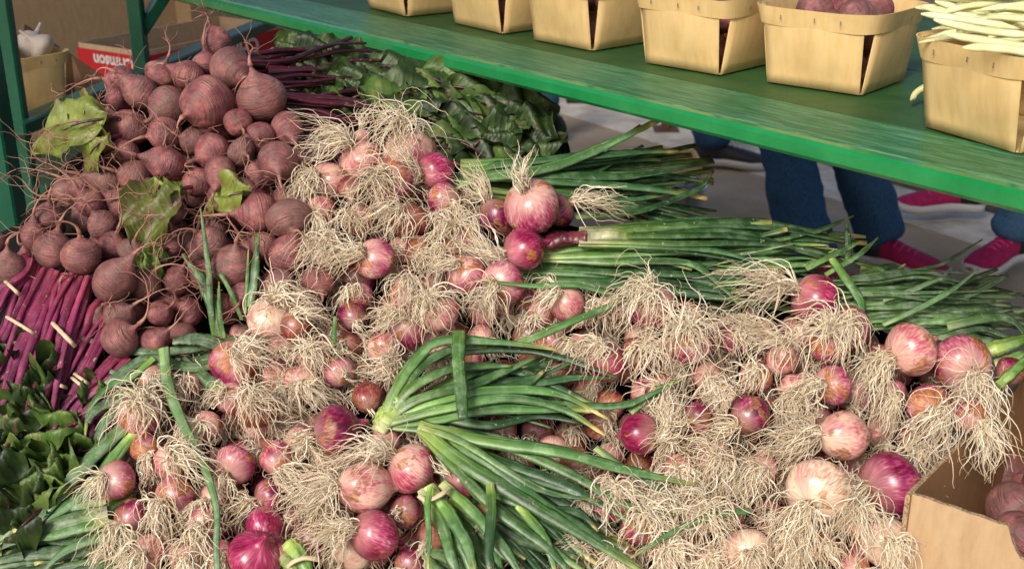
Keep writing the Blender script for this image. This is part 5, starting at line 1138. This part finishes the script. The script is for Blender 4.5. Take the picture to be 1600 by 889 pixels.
# ------------------------------------------------------------------ people (seen below the knee under the shelf)
def skin_body(name, verts, edges, radii, m, parent, sub=2):
    me = bpy.data.meshes.new(name); me.from_pydata(verts, edges, []); me.update()
    o = bpy.data.objects.new(name, me); COL.objects.link(o); setM(o, Matrix.Identity(4), parent); me.materials.append(m)
    s = o.modifiers.new('skin', 'SKIN'); s.use_smooth_shade = True
    for i, rr in enumerate(radii): me.skin_vertices[0].data[i].radius = (rr, rr) if isinstance(rr, float) else rr
    me.skin_vertices[0].data[0].use_root = True
    b = o.modifiers.new('sub', 'SUBSURF'); b.levels = sub; b.render_levels = sub
    return o
def shoe(foot, d, parent, upper, lace=True, sock=None, lift=0.0, L=.28):
    """foot: heel point on the floor; d: unit direction of the toe"""
    d = np.array([d[0], d[1], 0]); d = nrm(d); s = np.array([-d[1], d[0], 0]); up = np.array([0, 0, 1.0]); o = np.array([foot[0], foot[1], lift])
    st = [(0, .026, .0, .060), (.05, .034, 0, .085), (.12, .036, 0, .092), (.30, .034, .004, .088), (.42, .036, .006, .075), (.58, .044, .004, .062), (.75, .048, 0, .052), (.88, .042, .002, .042), (.96, .03, .006, .034), (1.0, .012, .012, .026)]
    k = 16
    def loft(zlo, f, name, m, grow, tongue=True):
        V = []; Fc = []
        for (u, hw, z0, zt) in st:
            for j in range(k):
                a_ = j / k * 2 * math.pi; cx, cz = math.cos(a_), math.sin(a_)
                x = hw * grow * math.copysign(abs(cx) ** .75, cx); z = f(z0, zt, cz, cx)
                V.append(o + d * (u * L) + s * x + up * z)
        for i in range(len(st) - 1):
            for j in range(k): Fc.append((i*k+j, i*k+(j+1) % k, (i+1)*k+(j+1) % k, (i+1)*k+j))
        Fc += [tuple(range(k)), tuple(range(len(st)*k-1, (len(st)-1)*k-1, -1))]
        return MB().add(V, Fc).build(name, m, parent, smooth=True)
    sh = loft(0, lambda z0, zt, cz, cx: .022 + (zt - .018) * max(0, cz) ** .7 if cz > 0 else .02, 'shoe', upper, .96)
    sol = loft(0, lambda z0, zt, cz, cx: z0 + (.026 if cz >= 0 else 0.0), 'sole', M_SOLE, 1.06); 
    if upper is M_PINK:
        full = st; st = [a for a in full if a[0] <= .30]
        V = []; Fc = []
        for (u, hw, z0, zt) in st:
            for j in range(k):
                a_ = j / k * 2 * math.pi; cx, cz = math.cos(a_), math.sin(a_)
                V.append(o + d * (u * L - (.003 if u == 0 else 0)) + s * hw * 1.0 * math.copysign(abs(cx) ** .75, cx) + up * ((.024 + (zt - .014) * max(0, cz) ** .7) if cz > 0 else .021))
        for i in range(len(st) - 1):
            for j in range(k): Fc.append((i*k+j, i*k+(j+1) % k, (i+1)*k+(j+1) % k, (i+1)*k+j))
        Fc += [tuple(range(k)), tuple(range(len(st)*k-1, (len(st)-1)*k-1, -1))]
        MB().add(V, Fc).build('heel_counter', M_BLACK, parent, smooth=True); st = full
    if lace:
        m = MB()
        for q in range(5):
            u = .36 + q * .07; zt = np.interp(u, [a[0] for a in st], [a[3] for a in st]); P = [o + d * (u * L) + s * x + up * (zt + .007 - abs(x) * .5) for x in np.linspace(-.026, .026, 7)]
            V, Q, t = tubes(np.array(P)[None], np.full((1, 7), .0035), 6); m.add(V, [tuple(a) for a in Q])
        m.build('laces', upper if upper is M_BLACK else simple('pink_lace', (.65, .05, .2), .6), parent, smooth=True)
def person(hip, hd, legs, label, jeans, rad, shoeM, sockc=None, hz=.92, bare=False):
    """legs: list of (knee xyz, ankle xyz, toe direction)"""
    hip = np.array(hip, float); r = empty('person', (hip[0], hip[1], 0), label, 'person', None)
    sd = np.array([-hd[1], hd[0], 0]); sd = nrm(sd); up = np.array([0, 0, 1.0])
    H = hip; V = [H, H + up * .18, H + up * .38, H + up * .52, H + up * .60, H + up * .67, H + up * .74]; Ra = [.12, .115, .14, .09, .05, .085, .075]
    E = [(0, 1), (1, 2), (2, 3), (3, 4), (4, 5), (5, 6)]
    for q, sg in enumerate((1, -1)):
        kn, an, td = legs[q]; b = len(V); V += [H + sd * sg * .09 - up * .05, np.array(kn), (np.array(kn) + np.array(an)) / 2, np.array(an)]; Ra += [.085, .055, .052, .036]
        E += [(0, b), (b, b+1), (b+1, b+2), (b+2, b+3)]
        b = len(V); sh = H + up * .50 + sd * sg * .17; V += [sh, sh - up * .28 + sd * sg * .04, sh - up * .50 + np.array([hd[0], hd[1], 0]) * .12, sh - up * .58 + np.array([hd[0], hd[1], 0]) * .14]; Ra += [.05, .04, .028, .03]
        E += [(3, b), (b, b+1), (b+1, b+2), (b+2, b+3)]
    skin_body('body', [tuple(v) for v in V], E, Ra, M_SKIN, r, 1)
    # jeans: hips and both legs, hem wider than the ankle
    V = [H + up * .06, H]; Ra = [.135, .14]; E = [(0, 1)]
    for q, sg in enumerate((1, -1)):
        kn, an, td = legs[q]; kn = np.array(kn); an = np.array(an); b = len(V); dn = nrm(an - kn); sid = nrm(np.cross(dn, np.array([0, 1, 0])))
        V += [H + sd * sg * .09 - up * .06, H * .5 + kn * .5 + sd * sg * .045, kn, kn + (an - kn) * .3 + sid * .008, kn + (an - kn) * .62 - sid * .006, an - dn * .02, an + dn * .03]
        Ra += [.11, rad * 1.12, rad, rad * .97, rad * .93, rad * .9, rad * .92]
        E += [(1, b), (b, b+1), (b+1, b+2), (b+2, b+3), (b+3, b+4), (b+4, b+5), (b+5, b+6)]
    jo = skin_body('jeans', [tuple(v) for v in V], E, Ra, jeans, r, 3)
    tx = bpy.data.textures.new('folds', 'CLOUDS'); tx.noise_scale = .07; dm = jo.modifiers.new('folds', 'DISPLACE'); dm.texture = tx; dm.strength = .03; dm.mid_level = .5; dm.texture_coords = 'LOCAL'
    V = [H + up * .08, H + up * .2, H + up * .38, H + up * .52]; Ra = [.15, .14, .165, .10]; E = [(0, 1), (1, 2), (2, 3)]
    for sg in (1, -1):
        b = len(V); sh = H + up * .50 + sd * sg * .17; V += [sh, sh - up * .16 + sd * sg * .025]; Ra += [.068, .06]; E += [(3, b), (b, b+1)]
    skin_body('shirt', [tuple(v) for v in V], E, Ra, M_SHIRT, r, 1)
    V, Q = lathe([(.0, 1.0), (.5, .9), (.92, .4), (1.0, -.1), (.85, -.6), (.5, -.8)], 20, .02, 2)
    hp = H + up * .72 - np.array([hd[0], hd[1], 0]) * .02; MB().add(V, [tuple(a) for a in Q]).build('hair', M_HAIR, r, Matrix.Translation(Vector(hp)) @ Matrix.Scale(.105, 4), smooth=True)
    fc = H + up * .68 + np.array([hd[0], hd[1], 0]) * .085
    m = MB()
    for sg in (-1, 1): V, Q = lathe([(.0, -1), (.7, -.7), (1, 0), (.7, .7), (0, 1)], 10, 0, 1); m.add([fc + sd * sg * .032 + up * .015 + np.array(v) * .010 for v in V], [tuple(a) for a in Q])
    m.build('eyes', simple('eye', (.05, .03, .02), .3), r, smooth=True)
    V, Q = lathe([(.0, -1), (.9, -.6), (.7, 0), (.4, .6), (0, 1)], 10, 0, 1); MB().add([fc + np.array([hd[0], hd[1], 0]) * .008 + np.array(v) * .016 for v in V], [tuple(a) for a in Q]).build('nose', M_SKIN, r, smooth=True)
    V, Q = lathe([(.0, -1), (1, 0), (0, 1)], 10, 0, 1); MB().add([fc - up * .04 + sd * v[2] * .022 + up * v[0] * .005 + np.array([hd[0], hd[1], 0]) * v[1] * .006 for v in V], [tuple(a) for a in Q]).build('mouth', simple('lip', (.35, .1, .09), .5), r, smooth=True)
    for q in range(2):
        kn, an, td = legs[q]; an = np.array(an); td3 = nrm(np.array([td[0], td[1], 0])); heel = an - td3 * .07
        shoe(heel, td, r, shoeM[q], lift=max(0, an[2] - .09))
        if sockc: MB().bar(an - up * .03, an + up * .035, .07, .07, up=(td3[0], td3[1], 0), bev=.02).build('sock', sockc, r, smooth=True)
    return r
# walker in front: blue jeans, pink shoe
f1 = onz(1262, 455, 0); f2 = onz(1372, 418, 0)
k1 = at(1205, 150, 3.35); k2 = at(1300, 150, 3.35)
person((.70, 3.15, .92), (.8, -.6), [((k2[0], k2[1], .50), (f2[0], f2[1], .10), (.72, -.7)), ((k1[0], k1[1], .50), (f1[0], f1[1], .10), (.8, -.6))], 'person in blue jeans and pink shoes walking just behind the onion tops', M_JEANS, .082, (M_PINK, M_PINK))
# behind: dark jeans, black shoes
f1 = onz(1112, 262, 0); f2 = onz(1180, 205, 0)
person((f1[0] - .12, f1[1] + .1, .92), (1, -.1), [((f1[0] - .06, f1[1] + .05, .5), (f1[0], f1[1], .10), (1, -.25)), ((f2[0] - .1, f2[1] + .1, .5), (f2[0] - .1, f2[1] + .1, .10), (1, -.1))], 'person in dark jeans and black shoes standing on the kerb, cut off by the shelf', M_JEANL if False else M_JEANS, .085, (M_BLACK, M_BLACK))
f1 = onz(856, 222, 0); f2 = onz(700, 190, 0)
person((f1[0] - .08, f1[1] + .1, .92), (1, -.2), [((f1[0], f1[1], .5), (f1[0], f1[1], .10), (-1, -.25)), ((f2[0], f2[1] + .1, .5), (f2[0], f2[1] + .1, .10), (-1, -.1))], 'person of whom one thin blue trouser leg shows beside the far green post', M_JEANL, .055, (M_BLACK, M_BLACK))
# right: two pink shoes pointing left
f1 = onz(1490, 350, 0); f2 = onz(1580, 440, 0)
person((f2[0] + .22, f1[1] + .0, .90), (-1, -.3), [((f1[0] + .12, f1[1] + .05, .48), (f1[0] + .02, f1[1] + .02, .13), (-1, -.05)), ((f2[0] + .06, f2[1] + .02, .48), (f2[0], f2[1] + .03, .14), (-.75, -.62))], 'person at the right in jeans, blue socks and pink laced running shoes pointing left', M_JEANL, .07, (M_PINK, M_PINK), M_SOCK)

# ------------------------------------------------------------------ ground
def sheet(name, pts, z, m, kind='structure'):
    me = mesh(name, [(p[0], p[1], z) for p in pts], [tuple(range(len(pts)))], m, smooth=False); return tag(obj(name, me), kind=kind)
M_CONC = simple('concrete', (.32, .245, .165), .85, .3, (3.5, (.42, .345, .26), .35, .65, (1, 1, 1), .2))
M_ROAD = simple('asphalt_gravel', (.05, .035, .028), .9, .2, (25, (.16, .115, .09), .35, .65, (1, 1, 1), .6))
M_KERB = simple('pale_kerb', (.42, .37, .31), .8, .3, (8, (.66, .61, .54), .35, .6, (1, 1, 1), .2))
ka, kb = onz(878, 157, 0), onz(1390, 312, 0); kd = nrm(kb - ka); kn_ = np.array([-kd[1], kd[0], 0])
if kn_[0] < 0: kn_ = -kn_
me = sheet('ground', [(-400, -400), (400, -400), (400, 400), (-400, 400)], -.12, M_ROAD)
m = MB()
def prism(pts, z0, z1): 
    n = len(pts); return MB().add([(p[0], p[1], z1) for p in pts] + [(p[0], p[1], z0) for p in pts], [tuple(range(n)), tuple(range(2*n-1, n-1, -1))] + [(i, i+n, (i+1) % n + n, (i+1) % n) for i in range(n)])
A1 = ka - kd * 9; B1 = ka + kd * 12
tag(prism([A1, B1, B1 - kn_ * 12, A1 - kn_ * 12], -.119, 0).build('pavement', M_CONC), kind='structure')
tag(prism([A1 - kn_ * .16, A1 + kn_ * .14, B1 + kn_ * .14, B1 - kn_ * .16], -.118, .004).build('kerb', M_KERB), kind='structure')

# ------------------------------------------------------------------ unseen awning, added to shade the background and cut skylight
rf = empty('added_shade_awning', (0, 3.5, 0), 'unseen brown awning added over the stand to shade the background', 'awning')
MB().box((0, 1.05, 2.75), (8, 1.9, .05)).build('shade_deck', simple('shade_roof_boards', (.16, .12, .09), .8), rf)
for x in (-4, 4):
    for y in (.3, 1.9): MB().box((x, y, 1.355), (.16, .16, 2.7)).build('post', M_TEAL, rf)

# ------------------------------------------------------------------ light, sky, camera
w = bpy.data.worlds.new('World'); sc.world = w; w.use_nodes = True
nt = w.node_tree; sky = nt.nodes.new('ShaderNodeTexSky'); sky.sky_type = 'NISHITA'; sky.sun_disc = False; sky.dust_density = 4.0; sky.ozone_density = 0.4
EL, AZ = R_(38), R_(208)       # sun behind the camera, to the left
sky.sun_elevation = EL; sky.sun_rotation = AZ
nt.links.new(sky.outputs[0], nt.nodes['Background'].inputs[0]); nt.nodes['Background'].inputs[1].default_value = .10
sd = bpy.data.lights.new('sun', 'SUN'); sd.energy = 2.35; sd.angle = R_(18); sd.color = (1, .94, .87)
so = bpy.data.objects.new('sun', sd); COL.objects.link(so)
dirv = Vector((math.sin(AZ) * math.cos(EL), math.cos(AZ) * math.cos(EL), math.sin(EL)))
so.rotation_euler = dirv.to_track_quat('Z', 'Y').to_euler()
cd = bpy.data.cameras.new('camera'); co = bpy.data.objects.new('camera', cd); COL.objects.link(co)
cd.sensor_width = 36; cd.lens = F / 1600 * 36; cd.clip_end = 2000; cd.clip_start = .01
co.matrix_world = Matrix(((RT[0], UP[0], -FW[0], CAM[0]), (RT[1], UP[1], -FW[1], CAM[1]), (RT[2], UP[2], -FW[2], CAM[2]), (0, 0, 0, 1)))
cd.dof.use_dof = True; cd.dof.focus_distance = 1.5; cd.dof.aperture_fstop = 9
sc.camera = co
sc.view_settings.view_transform = 'Standard'; sc.view_settings.look = 'None'; sc.view_settings.exposure = 0.42; sc.view_settings.use_white_balance = True; sc.view_settings.white_balance_temperature = 6450; sc.view_settings.gamma = 1
sc.cycles.use_denoising = True
